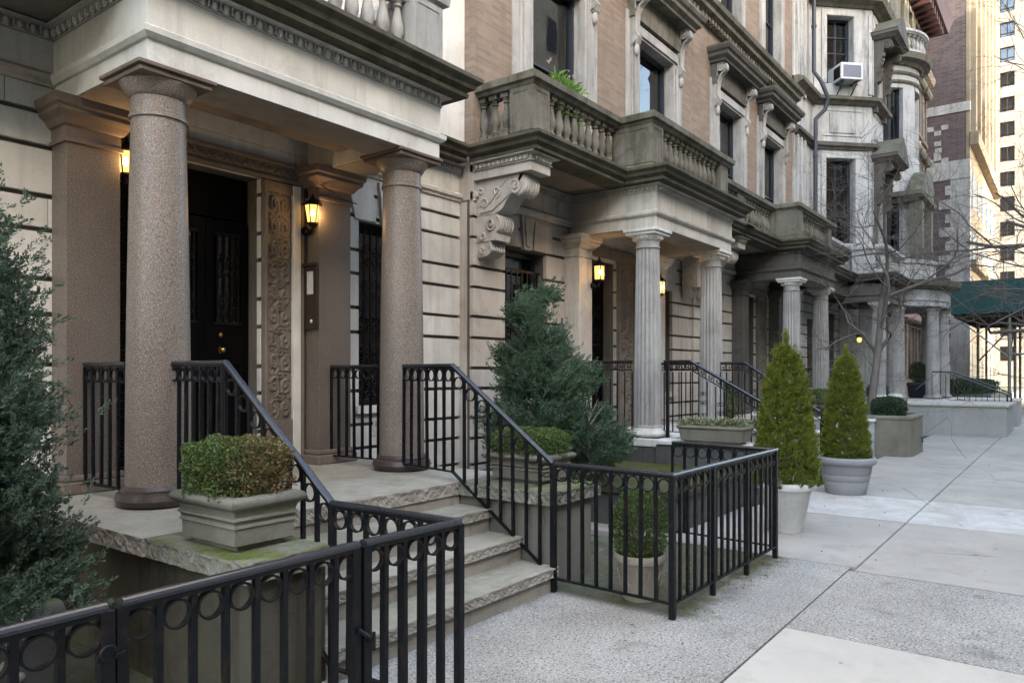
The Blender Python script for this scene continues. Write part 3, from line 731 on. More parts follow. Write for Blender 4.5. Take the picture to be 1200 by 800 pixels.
# ================================================================ HOUSE ONE (pink granite columns)
YW = 5.84
H1 = thing('town_house', (2.8, 6.05, 0), 'cream limestone town house with pinkish granite porch columns and black door, nearest the viewer', 'town house', 'row of town houses along the sidewalk')
m = MB()
hol = [(2.85, 4.16, 0, 3.41), (5.36, 6.15, 1.25, 3.22), (-.2, .7, 1.3, 3.2)]
rustic(m, -1.6, 6.995, 6.05, hol)
wallm(m, -1.6, 6.995, 3.72, 4.4, 6.052, (), .35)
wall = m.build('wall', M['limepale'], H1, bevel=.004)
JN.build("wall_joints", M["joint"], H1); JN.v, JN.f = [], []
m = MB(); wallm(m, -1.6, 6.995, 4.4, 13.6, 6.06, [(3.0, 4.5, 4.45, 7.2), (0, 1.2, 5, 7.2), (3.1, 4.4, 9, 11.4), (0, 1.2, 9, 11.4)], .35)
m.box(6.45, 6.993, 5.97, 6.06, 4.36, 8.4); m.box(5.3, 5.8, 5.97, 6.06, 4.36, 8.4)
m.build('upper_wall', M['limepale'], H1, bevel=.006)
MB().box(-1.6, 6.99, 7.4, 16, -.02, 14).build('back_wall', M['room'], H1)
MB().box(-1.6, 6.99, 6.0, 7.4, 13.62, 14).build('roof', M['limedirty'], H1)
keystone_lintel(H1, 'limepale', 5.36, 6.15, 3.23, 6.05, .44); MB().box(5.30, 6.21, 6.0, 6.1, 1.17, 1.248).build('window_sill', M['limepale'], H1, bevel=.004)
f = window(H1, 5.37, 6.14, 1.26, 3.21, 6.25); grille(H1, 5.37, 6.14, 1.26, 3.21, 6.14, 8)
window(H1, -.19, .69, 1.31, 3.19, 6.25); window(H1, 3.01, 4.49, 4.46, 7.19, 6.25, .4); window(H1, .01, 1.19, 5.01, 7.19, 6.25)
# wall moulding and egg band
for pa in ([(-1.6, 6.05), (2.40, 6.05)], [(5.12, 6.05), (6.995, 6.05)]):
    m = MB(); m.sweep(pa, MID); m.sweep(pa, [(-.05, 4.052), (.022, 4.052), (.022, 4.062), (.012, 4.066), (.014, 4.125), (.085, 4.135), (.085, 4.142), (-.05, 4.142)]); eggs(m, pa); m.build('wall_moulding', M['pink'], H1)
PB = [(2.40, 6.05), (2.40, 4.68), (5.12, 4.68), (5.12, 6.05)]
port = MB().sweep(PB, ENT).build('portico', M['limepale'], H1)
m = MB(); m.box(2.41, 5.11, 4.69, 5.09, 3.572, 3.5785); m.box(2.41, 2.81, 5.095, 5.79, 3.572, 3.5785); m.box(4.71, 5.11, 5.095, 5.79, 3.572, 3.5785); m.build('soffit_shade', M['soffit'], port)  # thin dark sheets added below the beams to paint their shade
m = MB(); m.box(2.8, 4.72, 5.08, 6.07, 3.93, 4.2); m.box(2.80, 4.72, 5.36, 5.60, 3.70, 3.93)
for (a, b) in ((2.82, 2.92), (4.60, 4.70)): m.box(a, b, 5.09, 5.35, 3.86, 3.93); m.box(a, b, 5.61, 6.04, 3.86, 3.93)
m.box(2.92, 4.60, 5.09, 5.17, 3.87, 3.93); m.box(2.92, 4.60, 5.95, 6.04, 3.87, 3.93)
m.build('ceiling', M['carve'], port, bevel=.01)  # ceiling coloured dark in place of deeper porch shade
m = MB(); m.sweep(PB, EGG); eggs(m, PB); m.build('egg_moulding', M['pink'], port)
m = MB(); CP = [(-1.6, 4.95), (2.40, 4.95), (2.40, 4.68), (5.12, 4.68), (5.12, 6.05)]
m.sweep([(-1.6, 5.10), (2.40, 5.10), (2.40, 4.68), (5.12, 4.68), (5.12, 6.05), (6.9, 6.05)], COR)
m.build('cornice', M['limegreen'], port)
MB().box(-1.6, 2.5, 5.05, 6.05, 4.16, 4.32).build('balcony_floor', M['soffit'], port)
MB().box(2.45, 5.05, 4.72, 6.05, 4.21, 4.325).build('porch_roof', M['lime'], port)
balustrade(port, [(2.40, 6.03), (2.40, 4.80), (5.10, 4.80), (5.10, 6.03)], [(2.45, 4.86, .19, .19), (4.96, 4.86, .19, .19)], M['greywhite'], balmat='greywhite')
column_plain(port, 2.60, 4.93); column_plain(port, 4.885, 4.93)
pilaster(port, 2.38, 2.76, 5.80, 6.05, 'granitep', cap='brown'); pilaster(port, 4.64, 5.03, 5.80, 6.05, 'granitep', cap='brown')
# doorway with carved jamb and lintel
dw = MB()
for (a, b) in ((4.165, 4.20), (4.568, 4.61)): dw.box(a, b, 5.985, 6.05, .72, 3.40)
dw.box(4.20, 4.48, 6.02, 6.05, .72, 3.40); dw.box(4.20, 4.48, 5.99, 6.02, .72, 1.16); dw.box(4.20, 4.48, 5.99, 6.02, 3.30, 3.40)
MB().box(4.48, 4.565, 5.98, 6.05, .72, 3.40).build('jamb', M['limepale'], H1, bevel=.006)
dw.box(2.80, 4.61, 6.0, 6.05, 3.412, 3.45); dw.box(2.80, 4.61, 6.0, 6.05, 3.565, 3.60); dw.box(2.80, 4.61, 6.03, 6.05, 3.45, 3.565)
dwo = dw.build('door_surround', M['carve'], H1, bevel=.006)
relief('carved_panel', H1, 4.205, 1.165, 6.018, .27, 2.13, 'carve', .032)
relief('carved_lintel', H1, 2.84, 3.452, 6.028, 1.75, .112, 'carve', .025, 5, True)
door_leaf(H1, 3.72, 4.155, .73, 3.0, 6.25, 3.86); door_leaf(H1, 3.28, 3.715, .73, 3.0, 6.25)
m = MB(); m.box(2.86, 3.27, 6.26, 6.30, .73, 3.4); m.box(3.28, 4.155, 6.25, 6.31, 3.02, 3.405); m.box(3.20, 3.28, 6.22, 6.30, .73, 3.4); m.build('side_panel', M['black'], H1, bevel=.004)
grille(H1, 2.88, 3.2, .8, 3.35, 6.235, 3, 'side_grille'); MB().box(2.85, 4.16, 6.5, 6.52, .7, 3.45).build('room_shade', M['room'], H1)
# stoop
st = MB().box(2.07, 5.2, 4.03, 6.06, -.1, .615).build('stoop', M['cheek'], H1)
m = MB(); rough_slab(m, 2.0, 4.60, 3.965, 6.04, .62, .72, .009, 'lf', 3); m.box(4.603, 5.25, 4.0, 6.04, .62, .7195); m.build('landing', M['step'], st)
for k, (z, y) in enumerate(((.18, 3.05), (.36, 3.36), (.54, 3.67))):
    m = MB(); rough_slab(m, 2.53, 4.60, y-.03, y+.36, z-.07, z, .008, 'f', 10+k); s_ = m.build('step', M['step'], st)
    MB().box(2.54, 4.59, y+.005, y+.30, z-.19 if k else -.05, z-.071).build('riser', M['step'], s_) if 0 else None
m = MB()
for k, (z, y) in enumerate(((.18, 3.05), (.36, 3.36), (.54, 3.67), (.72, 3.98))): m.box(2.54, 4.598, y+.004, y+.33, z-.19+(.01 if k else -.1), z-.072)
m.build('riser', M['step'], st)
for (x0, x1, s_) in ((2.07, 2.50, 'lf'), (4.62, 5.20, 'lfr')):
    MB().box(x0, x1, 3.10, 4.025, -.1, .618).build('cheek_block', M['cheek' if x0 < 3 else 'planter'], st, bevel=.01)
    m = MB(); rough_slab(m, x0-.06, x1+(.05 if x0 > 3 else .015), 3.04, 4.0 if x0 > 3 else 3.962, .62, .719, .012, s_, int(x0*9)); m.build('coping', M['moss'], st)
m = MB(); m.box(2.50, 2.535, 3.12, 4.0, -.1, .61); m.build('string_wall', M['cheek'], st)

# ================================================================ HOUSES TWO AND THREE (roman brick)
def brick_house(dx, label, px0, px1, wl, wr, ups, nxt, mats, lampcol, door_x, cols, stain):
    """px0, px1: portico body; wl, wr: ground floor windows; ups: upper openings"""
    lm, em, fm = mats
    H = thing('town_house', (px0+1.4, YW, 0), label, 'town house', 'row of town houses along the sidewalk')
    x0, x1 = dx, nxt; m = MB()
    hol = [(wl[0], wl[1], 1.25, 3.25), (wr[0], wr[1], 1.25, 3.1), (door_x[0], door_x[1], 0, 3.35)]
    for (a, b) in ((x0, x0+.64), (x0+.64, px0-.05), (px0-.05, px1+.05), (px1+.05, x1)):
        yy = YW if a in (x0,) else YW+.05
        rustic(m, a, b, yy, hol)
    wallm(m, x0, x1, 3.72, 4.4, YW+.002, (), .35)
    m.box(x0, x0+.64, YW+.1, YW+.4, 0, 3.7)
    w_ = m.build('wall', M[lm], H, bevel=.004)
    JN.build("wall_joints", M["joint"], H); JN.v, JN.f = [], []
    up = [(a, b, 4.62, 7.2) for a, b in ups]+[(a+.05, b-.05, 9.1, 11.3) for a, b in ups]
    m = MB(); wallm(m, x0, x1, 4.4, 8.52, YW, up, .35); wallm(m, x0, x1, 8.9, 13.3, YW, up, .35); m.box(x0, x1, YW+.01, YW+.35, 8.52, 8.9)
    m.build('upper_wall', M['brick'], H)
    m = MB(); m.sweep([(x0, YW), (x1, YW)], [(-.02, 8.5), (.05, 8.5), (.07, 8.58), (.14, 8.62), (.22, 8.66), (.23, 8.74), (.30, 8.78), (.33, 8.86), (.30, 8.90), (-.02, 8.95)])
    for p, n, d in along([(x0, YW), (x1, YW)], .16): m.box(p.x-.045, p.x+.045, YW-.14, YW-.05, 8.52, 8.6)
    m.build('string_course', M['limedirty'], H)
    MB().box(x0+.01, x1-.01, 7.3, 16, -.02, 13.9).build('back_wall', M['room'], H); MB().box(x0, x1, YW-.3, 7.3, 13.32, 13.9).build('roof', M['limedirty'], H)
    for i, (a, b) in enumerate(ups):
        window(H, a+.012, b-.012, 4.64, 7.185, YW+.13, (.35, .30)[i % 2] if dx < 10 else .2)
        sm = MB(); q = .27
        for (p, r_) in ((a-q, a+.008), (b-.008, b+q)):
            sm.box(p, r_, YW-.06, YW+.30, 4.36, 7.19); sm.box(p+.05, r_-.10 if p < a else r_-.05, YW-.085, YW-.06, 4.45, 7.15)
            sm.box((p-.13 if p < a else r_), (p if p < a else r_+.13), YW-.035, YW+.05, 4.36, 7.55)
        sm.box(a-q, b+q, YW-.06, YW+.30, 7.192, 7.42); sm.box(a-q+.05, b+q-.05, YW-.09, YW-.06, 7.23, 7.38); sm.box(a, b, YW+.0, YW+.4, 4.45, 4.618)
        sm.build('window_surround', M['greywhite'], H, bevel=.008)
        hx0, hx1 = a-.35, b+.35
        hm = MB(); hm.sweep([(hx0, YW), (hx0, YW-.30), (hx1, YW-.30), (hx1, YW)], [(-.25, 7.84), (.02, 7.84), (.03, 7.88), (.10, 7.93), (.11, 7.99), (.15, 8.02), (.18, 8.08), (.18, 8.12), (-.2, 8.15)])
        hm.box(hx0+.04, hx1-.04, YW-.28, YW+.01, 7.845, 8.14); hm.box(hx0+.02, hx1-.02, YW-.12, YW+.01, 7.44, 7.838)
        ho = hm.build('window_hood', M['limedirty' if dx < 10 else 'soot'], H)
        for xx in (a-.30, b+.10):
            bm_ = MB(); pts = [(YW-.02, 7.84), (YW-.28, 7.84)]
            for j in range(8): t_ = R(60)-R(200)*j/7; pts.append((YW-.20-.085*math.cos(t_), 7.74+.08*math.sin(t_)))
            pts += [(YW-.11, 7.5), (YW-.09, 7.2), (YW-.14, 7.12), (YW-.13, 7.04), (YW-.06, 6.98), (YW-.02, 6.86)]
            bm_.extr(pts, lambda y, z, xx=xx: (xx, y, z), lambda y, z, xx=xx: (xx+.2, y, z))
            for e in (xx-.003, xx+.203): bm_.tube(spiral((e, YW-.19, 7.75), (0, -1, 0), (0, 0, 1), .07, .01, 1.6), .012, 5)
            for j in range(3): bm_.tube([(xx+.05+.05*j, YW-.29, 7.8), (xx+.05+.05*j, YW-.30, 7.7), (xx+.05+.05*j, YW-.19, 7.62), (xx+.05+.05*j, YW-.13, 7.5), (xx+.05+.05*j, YW-.11, 7.2), (xx+.05+.05*j, YW-.16, 7.12), (xx+.05+.05*j, YW-.10, 7.0)], .02, 5)
            bm_.sph((xx+.1, YW-.10, 6.92), .06, .05, .10, 8, 6)
            bm_.build('console', M['greywhite'], ho, smooth=40)
        a2, b2 = a+.05, b-.05
        window(H, a2+.012, b2-.012, 9.12, 11.285, YW+.13, .3)
        sm = MB()
        for (p, r_) in ((a2-.25, a2+.008), (b2-.008, b2+.25)): sm.box(p, r_, YW-.07, YW+.26, 8.95, 11.29)
        sm.box(a2-.25, b2+.25, YW-.08, YW+.26, 11.292, 11.6); sm.box(a2-.3, b2+.3, YW-.14, YW+.2, 8.96, 9.09)
        sm.build('window_surround', M['greywhite'], H, bevel=.008)
    # ground-floor windows
    keystone_lintel(H, lm, wl[0], wl[1], 3.27, YW+.05, .44); keystone_lintel(H, lm, wr[0], wr[1], 3.12, YW+.05, .5)
    for (a, b) in (wl, wr): MB().box(a-.06, b+.06, YW-.03, YW+.3, 1.17, 1.248).build('window_sill', M[lm], H, bevel=.004)
    window(H, wl[0]+.01, wl[1]-.01, 1.26, 3.24, YW+.24); grille(H, wl[0]+.02, wl[1]-.02, 1.26, 3.0, YW+.15, 8)
    window(H, wr[0]+.01, wr[1]-.01, 1.26, 3.09, YW+.24); grille(H, wr[0]+.02, wr[1]-.02, 1.26, 3.0, YW+.15, 7)
    # entablature, cornice and balcony
    pa = [(px0, YW), (px0, 4.47), (px1, 4.47), (px1, YW)]
    port = MB().sweep(pa, ENT).build('portico', M[em], H)
    for q in ([(x0, YW), (px0, YW)], [(px1, YW), (x1, YW)]):
        mm = MB(); mm.sweep(q, MID); mm.sweep(q, [(-.05, 4.052), (.022, 4.052), (.022, 4.062), (.012, 4.066), (.014, 4.125), (.085, 4.135), (.085, 4.142), (-.05, 4.142)]); leaves_band(mm, q); mm.build('wall_moulding', M[lm], H)
    mm = MB(); mm.sweep(pa, EGG); leaves_band(mm, pa); mm.build('leaf_moulding', M[em], port)
    mm = MB(); mm.box(px0+.4, px1-.4, 4.87, YW+.02, 3.9, 4.13); mm.build('ceiling', M['carve'], port)  # dark ceiling colour stands in for porch shade
    mm = MB(); mm.box(px0+.01, px1-.01, 4.48, 4.88, 3.572, 3.5785); mm.box(px0+.01, px0+.41, 4.885, 5.6, 3.572, 3.5785); mm.box(px1-.41, px1-.01, 4.885, 5.6, 3.572, 3.5785); mm.build('soffit_shade', M['soffit'], port)  # thin dark sheets painting the shade below the beams
    cp = [(x0+.12, YW), (x0+.12, 5.04), (px0, 5.04), (px0, 4.47), (px1, 4.47), (px1, 5.04), (x1-.06, 5.04), (x1-.06, YW)]
    mm = MB(); mm.sweep(cp, COR); mm.build('cornice', M['limegreen'], port)
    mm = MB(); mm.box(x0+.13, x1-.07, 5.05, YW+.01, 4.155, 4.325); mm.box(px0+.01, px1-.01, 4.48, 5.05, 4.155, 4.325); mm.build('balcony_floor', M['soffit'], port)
    rp = [(x0+.16, YW), (x0+.16, 5.08), (px0+.03, 5.08), (px0+.03, 4.58), (px1-.05, 4.58), (px1-.05, 5.08), (x1, 5.08)]
    peds = [(x0+.26, 5.18, .17, .17), (px0+.12, 4.82, .16, .31), (px1-.16, 4.68, .15, .15), (px1-.10, 5.12, .14, .14)]
    balustrade(port, rp, peds, M['limedirty'], balmat='limedirty')
    # columns and pilasters
    for xx in cols: column_flute(port, xx, 4.72, mat=fm)
    pilaster(port, px0-.08, px0+.28, YW-.2, YW+.05, em, fl=0); pilaster(port, px1-.36, px1, YW-.2, YW+.05, em)
    # brackets under the balcony
    for (a, b) in ((x0+.06, x0+.35), (x1-.55, x1-.25)):
        bb = bracket(H, a, b, YW, lm) if a < x0+1 else bracket(H, a, b, YW, lm, depth=.55)
        dpt = .86 if a < x0+1 else .60
        mm = MB(); mm.box(a-.05, b+.05, YW-dpt, YW+.01, 3.945, 4.05); pb = [(a-.05, YW), (a-.05, YW-dpt), (b+.05, YW-dpt), (b+.05, YW)]
        mm.sweep(pb, [(-.1, 4.052), (.022, 4.052), (.022, 4.062), (.012, 4.066), (.014, 4.125), (.085, 4.135), (.085, 4.142), (-.1, 4.142)]); leaves_band(mm, pb)
        mm.box(a+.006, b-.006, YW-.30, YW, 3.20, 3.94)
        mm.build('bracket_cap', M[lm], bb)
    # doorway
    d0, d1 = door_x; dw = MB(); y = YW+.05
    for (a, b) in ((d1+.0, d1+.04), (d1+.55, d1+.60)): dw.box(a, b, y-.07, y, .72, 3.40)
    dw.box(d1+.04, d1+.55, y-.025, y, .72, 3.4); dw.box(d0, d1+.6, y-.06, y, 3.402, 3.56)
    dw.build('door_surround', M['carve'], H, bevel=.006)
    relief('carved_panel', H, d1+.05, .85, y-.028, .49, 2.45, 'carve', .04, 8)
    mid = (d0+d1)/2
    door_leaf(H, d0+.01, mid-.003, .73, 3.2, y+.25, mid-.1); door_leaf(H, mid+.003, d1-.01, .73, 3.2, y+.25)
    MB().box(d0, d1, y+.5, y+.52, .7, 3.4).build('room_shade', M['room'], H)
    # stoop
    sx0, sx1 = px0+.22, px1-.35
    s_ = MB().box(px0-.10, px1+.25, 4.42, YW+.02, -.1, .615).build('stoop', M['area'], H)
    q = MB(); q.box(px0-.12, px1+.27, 4.38, YW+.01, .617, .6205+.0985); q.build('landing', M['limepale'], s_, bevel=.01)
    if dx > 10: sx0, sx1 = 17.66, 18.24
    for k in range(4): MB().box(sx0, sx1, 3.05+.33*k, 3.42+.33*k if k < 3 else 4.37, -.05, .18*(k+1)-(.001 if k == 3 else 0)).build('step', M['step'], s_, bevel=.008)
    for (a, b) in ((px0-.15, sx0-.01) if dx < 10 else (px0-.17, px0-.04), (sx1+.01, sx1+.5)): MB().box(a, b, 3.05, 4.41, -.1, .66).build('cheek_block', M['area' if a < 10 else 'wallwhite'], s_, bevel=.01); MB().box(a-.03, b+.03, 3.02, 4.37, .662, .716).build('coping', M['limepale'], s_, bevel=.01)
    return H
H2 = brick_house(7.0, 'town house with tan brick upper floors, clean fluted porch columns and plants on its balcony', 9.2, 11.95, (7.66, 8.66), (12.0, 12.78), [(8.18, 9.52), (11.27, 12.62)], 13.64, ('pink', 'pink', 'flute'), 0, (9.62, 10.66), (9.44, 11.72), 0)
H3 = brick_house(13.645, 'town house with tan brick upper floors and dark sooty stone above its porch columns', 15.85, 18.6, (14.31, 15.31), (18.65, 19.43), [(14.8, 16.1), (17.6, 18.9)], 19.98, ('lime', 'soot', 'flute'), 0, (16.27, 17.31), (16.09, 18.37), 0)

# ================================================================ FARTHER HOUSES
def swing(o, px, py, ang, parent):
    P = Vector((px, py, 0))-org(parent); P.z = 0; Rz = Matrix.Rotation(ang, 3, 'Z')
    o.rotation_euler.z = ang; o.location = P - Rz @ P; return o
A45 = R(-45)
# --- house four: white limestone with an angled bay
H4 = thing('town_house', (23.4, 5.8, 0), 'white limestone town house with an angled bay streaked black above a sooty porch', 'town house', 'row of town houses along the sidewalk')
m = MB(); m.box(20.0, 21.75, 5.8, 6.2, 3.7, 15)
for x in (20.12, 20.45, 20.78): m.box(x, x+.16, 5.74, 5.8, 4.4, 8.6); m.box(x, x+.16, 5.74, 5.8, 9.0, 15)
rustic(m, 20.0, 26.9, 5.8, [(23.2, 24.3, 0, 3.4), (21.2, 21.9, 1.2, 3.1), (25.4, 26.2, 1.2, 3.1)])
m.box(25.9, 26.9, 5.8, 6.2, 3.7, 15)
m.build('wall', M['white'], H4, bevel=.004); JN.build('wall_joints', M['joint'], H4)
L45 = 1.79
def bayface(px, py, ang, Ln, wins, mat='white'):
    m = MB(); wallm(m, px, px+Ln, 4.3, 14.6, py, [(px+a, px+b, c, d) for a, b, c, d in wins], .35)
    for a, b, c, d in wins:
        for (p, q) in ((a-.16, a-.01), (b+.01, b+.16)): m.box(px+p, px+q, py-.035, py+.01, c, d+.01)
        m.box(px+a-.16, px+b+.16, py-.035, py+.01, d+.012, d+.17)
    m.box(px+.02, px+.12, py-.04, py+.01, 4.4, 7.85); m.box(px+Ln-.12, px+Ln-.02, py-.04, py+.01, 4.4, 7.85)
    m.box(px+.02, px+.12, py-.04, py+.01, 9.45, 11.7); m.box(px+Ln-.12, px+Ln-.02, py-.04, py+.01, 9.45, 11.7)
    m.box(px+.3, px+Ln-.3, py-.02, py+.01, 8.25, 8.28); m.box(px+.3, px+Ln-.3, py-.02, py+.01, 8.95, 8.98); m.box(px+.5, px+Ln-.5, py-.025, py+.01, 8.34, 8.9)
    o = m.build('bay_wall', M[mat], H4, bevel=.006); swing(o, px, py, ang, H4)
    for k, (a, b, c, d) in enumerate(wins):
        w_ = window(H4, px+a+.01, px+b-.01, c+.01, d-.01, py+.22, 0 if c < 9 else .97, 2, 4 if c > 9 else 3, thick=.05, yb=py+.55); swing(w_, px, py, ang, H4)
bayface(21.75, 5.8, A45, L45, [(.42, 1.22, 9.72, 11.62), (.40, 1.27, 5.25, 7.62)])
bayface(21.75+L45*.7071, 5.8-L45*.7071, 0, 1.6, [(.4, 1.2, 9.72, 11.62), (.35, 1.25, 5.25, 7.3)])
bayface(21.75+L45*.7071+1.6, 5.8-L45*.7071, R(45), L45, [(.42, 1.22, 9.72, 11.62), (.40, 1.27, 5.25, 7.62)])
bx0, by0 = 21.75+L45*.7071, 5.8-L45*.7071
bp = [(20.0, 5.78), (21.75, 5.78), (bx0, by0), (bx0+1.6, by0), (bx0+1.6+L45*.7071, 5.78), (26.9, 5.78)]
m = MB(); m.sweep(bp, [(-.1, 7.86), (.04, 7.86), (.07, 7.92), (.13, 7.95), (.14, 8.03), (.08, 8.07), (-.1, 8.09)]); m.build('belt_course', M['soot'], H4)
m = MB(); m.sweep(bp, [(-.1, 9.12), (.05, 9.12), (.12, 9.18), (.22, 9.22), (.24, 9.30), (.1, 9.36), (-.1, 9.38)])
m.sweep(bp, [(-.1, 11.86), (.05, 11.86), (.12, 11.92), (.30, 11.98), (.36, 12.14), (.1, 12.2), (-.1, 12.22)]); m.build('belt_course', M['limedirty'], H4)
for (z, dp, s) in ((7.55, .55, 'tri'), (11.0, .55, 'tri')):
    m = MB(); xa, xb = bx0+.05, bx0+1.55; y = by0
    m.sweep([(xa, y), (xa, y-dp), (xb, y-dp), (xb, y)], [(-.4, z), (.02, z), (.08, z+.06), (.14, z+.10), (.14, z+.18), (-.4, z+.18)])
    m.extr([(xa-.16, z+.182), (xb+.16, z+.182), ((xa+xb)/2, z+.78)], lambda a, b: (a, y-dp-.14, b), lambda a, b: (a, y+.02, b))
    for xx in (xa+.04, xb-.24):
        pts = [(y, z-.002), (y-dp*.9, z-.002)]+[(y-dp*.72-.12*math.cos(R(60)-R(200)*j/7), z-.16+.12*math.sin(R(60)-R(200)*j/7)) for j in range(8)]+[(y-.24, z-.5), (y-.2, z-.9), (y-.28, z-1.0), (y-.2, z-1.15), (y, z-1.25)]
        m.extr(pts, lambda a, b, xx=xx: (xx, a, b), lambda a, b, xx=xx: (xx+.2, a, b))
        for e in (xx-.004, xx+.204): m.tube(spiral((e, y-dp*.70, z-.16), (0, -1, 0), (0, 0, 1), .10, .015, 1.6), .018, 5); m.tube(spiral((e, y-.16, z-.95), (0, -1, 0), (0, 0, 1), .08, .015, 1.4), .016, 5)
        for q in range(5): m.sph((xx+.1+.05*math.sin(q*2.4), y-.26+.02*q, z-.42-.13*q), .07, .06, .08, 8, 6)
        m.box(xx+.02, xx+.18, y-.12, y, 4.9 if z < 9 else z-2.0, z-1.2)
    m.build('pediment', M['soot'], H4, smooth=35)
port = MB().sweep([(22.4, 5.8), (22.4, 4.05), (25.1, 4.05), (25.1, 5.8)], ENT).build('portico', M['soot'], H4)
m = MB(); m.box(22.8, 24.7, 4.45, 5.8, 3.9, 4.12); m.build('ceiling', M['brown'], port)
m = MB(); m.sweep([(20.0, 5.0), (22.4, 5.0), (22.4, 4.05), (25.1, 4.05), (25.1, 5.8)], COR); m.build('cornice', M['soot'], port)
MB().box(20.0, 22.39, 5.01, 5.85, 3.72, 4.32).build('balcony_floor', M['soot'], port)
MB().box(22.41, 25.09, 4.06, 5.8, 4.16, 4.33).build('porch_roof', M['soot'], port)
balustrade(port, [(20.0, 5.06), (22.45, 5.06), (22.45, 4.15), (25.0, 4.15), (25.0, 5.8)], [(22.5, 4.62, .13, .3), (24.9, 4.25, .14, .14)], M['white'], balmat='greywhite')
for x in (22.72, 24.85): column_flute(port, x, 4.30, .86, mat='flute', r=.185, plinth=False)
pilaster(port, 21.95, 22.3, 5.55, 5.8, 'soot', z0=.80); pilaster(port, 24.8, 25.1, 5.55, 5.8, 'lime', z0=.80)
door_leaf(H4, 23.22, 24.28, .86, 3.3, 6.0, 23.4); MB().box(23.1, 24.4, 6.3, 6.32, .7, 3.4).build('room_shade', M['room'], H4)
window(H4, 21.21, 21.89, 1.21, 3.09, 6.0); window(H4, 25.41, 26.19, 1.21, 3.09, 6.0)
MB().box(20, 26.9, 7.3, 16, -.02, 15).build('back_wall', M['room'], H4); MB().box(20, 26.9, 5.9, 7.3, 14.62, 15).build('roof', M['limedirty'], H4)
# white painted terrace shared by the porches of house four and five
TR = MB(); TR.box(22.3, 25.0, 1.3, 5.78, -.1, .74); TR.box(20.3, 22.29, 4.3, 5.78, -.1, .70); TR.box(26.81, 28.9, 1.3, 5.78, -.1, .74); TR.box(25.01, 26.80, 2.95, 5.78, -.1, .735)
tr = TR.build('stoop', M['wallwhite'], H4, bevel=.02)
m = MB(); m.box(22.25, 24.98, 1.25, 5.78, .742, .80); m.box(26.82, 28.95, 1.25, 5.78, .742, .80); m.box(24.985, 26.815, 2.9, 5.78, .737, .799); m.build('coping', M['concpale'], tr, bevel=.01)
for k in range(4): MB().box(25.012, 26.798, 1.55+.34*k, 2.94, -.05, .185*(k+1)-(.01 if k == 3 else 0)).build('step', M['conc'], tr, bevel=.01)
# --- house five: curved bay and curved porch
H5 = thing('town_house', (29.5, 5.8, 0), 'pale town house with a round bow front, curved balustrade and rounded columned porch', 'town house', 'row of town houses along the sidewalk')
m = MB(); hol = [(32.1, 32.8, z, z+2.2) for z in (1.3, 5.2, 9)]
wallm(m, 26.9, 33.2, 0, 12.2, 5.8, hol+[(26.95, 27.35, 9.6, 11.2)], .35); m.box(26.9, 33.2, 7.3, 16, -.02, 13.2); m.box(26.9, 33.2, 5.8, 7.3, 12.21, 13.2)
m.build('wall', M['white'], H5)
def arcp(cx, cy, r, a0, a1, n): return [(cx+r*math.cos(R(a0+(a1-a0)*i/n)), cy+r*math.sin(R(a0+(a1-a0)*i/n))) for i in range(n+1)]
bow = MB(); seg = 24
for (z0, z1, wz) in ((3.8, 4.9, 0), (4.9, 7.3, 1), (7.3, 8.9, 0), (8.9, 11.2, 1), (11.2, 12.3, 0)):
    if not wz: bow.sweep(arcp(29, 5.8, 1.58, 180, 360, seg), [(-.3, z0), (0, z0), (0, z1-.002), (-.3, z1-.002)])
    else:
        for a in (180, 232, 286, 338): bow.sweep(arcp(29, 5.8, 1.58, a, a+22, 4), [(-.3, z0), (0, z0), (0, z1-.002), (-.3, z1-.002)])
bow.build('bow_wall', M['white'], H5, smooth=20)
wf = MB().sweep(arcp(29, 5.8, 1.42, 180, 360, seg), [(-.06, 8.9), (.005, 8.9), (.005, 8.98), (-.06, 8.98)]).build('window_sill', M['navy'], H5)
for (z0, z1) in ((4.9, 7.3), (8.9, 11.2)):
    for a in (202, 254, 308): m = MB(); m.sweep(arcp(29, 5.8, 1.42, a, a+30, 4), [(-.05, z0), (0, z0), (0, z0+.1), (-.05, z0+.1)]); m.sweep(arcp(29, 5.8, 1.42, a+13, a+17, 1), [(-.05, z0), (0, z0), (0, z1), (-.05, z1)]); m.sweep(arcp(29, 5.8, 1.42, a, a+3, 1), [(-.05, z0), (0, z0), (0, z1), (-.05, z1)]); m.sweep(arcp(29, 5.8, 1.42, a+27, a+30, 1), [(-.05, z0), (0, z0), (0, z1), (-.05, z1)]); m.build('window_sash', M['navy'], H5)
m = MB(); m.sweep(arcp(29, 5.8, 1.37, 180, 360, seg), [(-.01, 4.95), (0, 4.95), (0, 7.3), (-.01, 7.3)]); m.sweep(arcp(29, 5.8, 1.37, 180, 360, seg), [(-.01, 8.95), (0, 8.95), (0, 11.2), (-.01, 11.2)]); m.build('pane', M['glass'], wf)
m = MB(); m.lathe([(1.15, 4.5), (1.15, 11.5)], 29, 5.8, 24); m.build('room_shade', M['room'], wf)
m = MB()
for z in (11.35, 11.65): m.sweep(arcp(29, 5.8, 1.58, 180, 360, seg), [(-.1, z), (.03, z), (.06, z+.05), (.06, z+.1), (-.1, z+.1)])
m.sweep(arcp(29, 5.8, 1.58, 180, 360, seg), [(-.2, 11.95), (.08, 11.95), (.14, 12.05), (.34, 12.1), (.40, 12.28), (-.2, 12.32)]); m.build('bow_cornice', M['limedirty'], H5, smooth=20)
balustrade(H5, arcp(29, 5.8, 1.72, 180, 360, seg), [], M['white'], z0=12.32, name='balustrade', balmat='greywhite', arc=True)
m = MB(); m.sweep([(27.7, 5.8), (27.7, 4.15), (30.3, 4.15), (30.3, 5.8)], [(-.5, 7.3), (.02, 7.3), (.1, 7.4), (.25, 7.46), (.28, 7.6), (-.5, 7.62)])
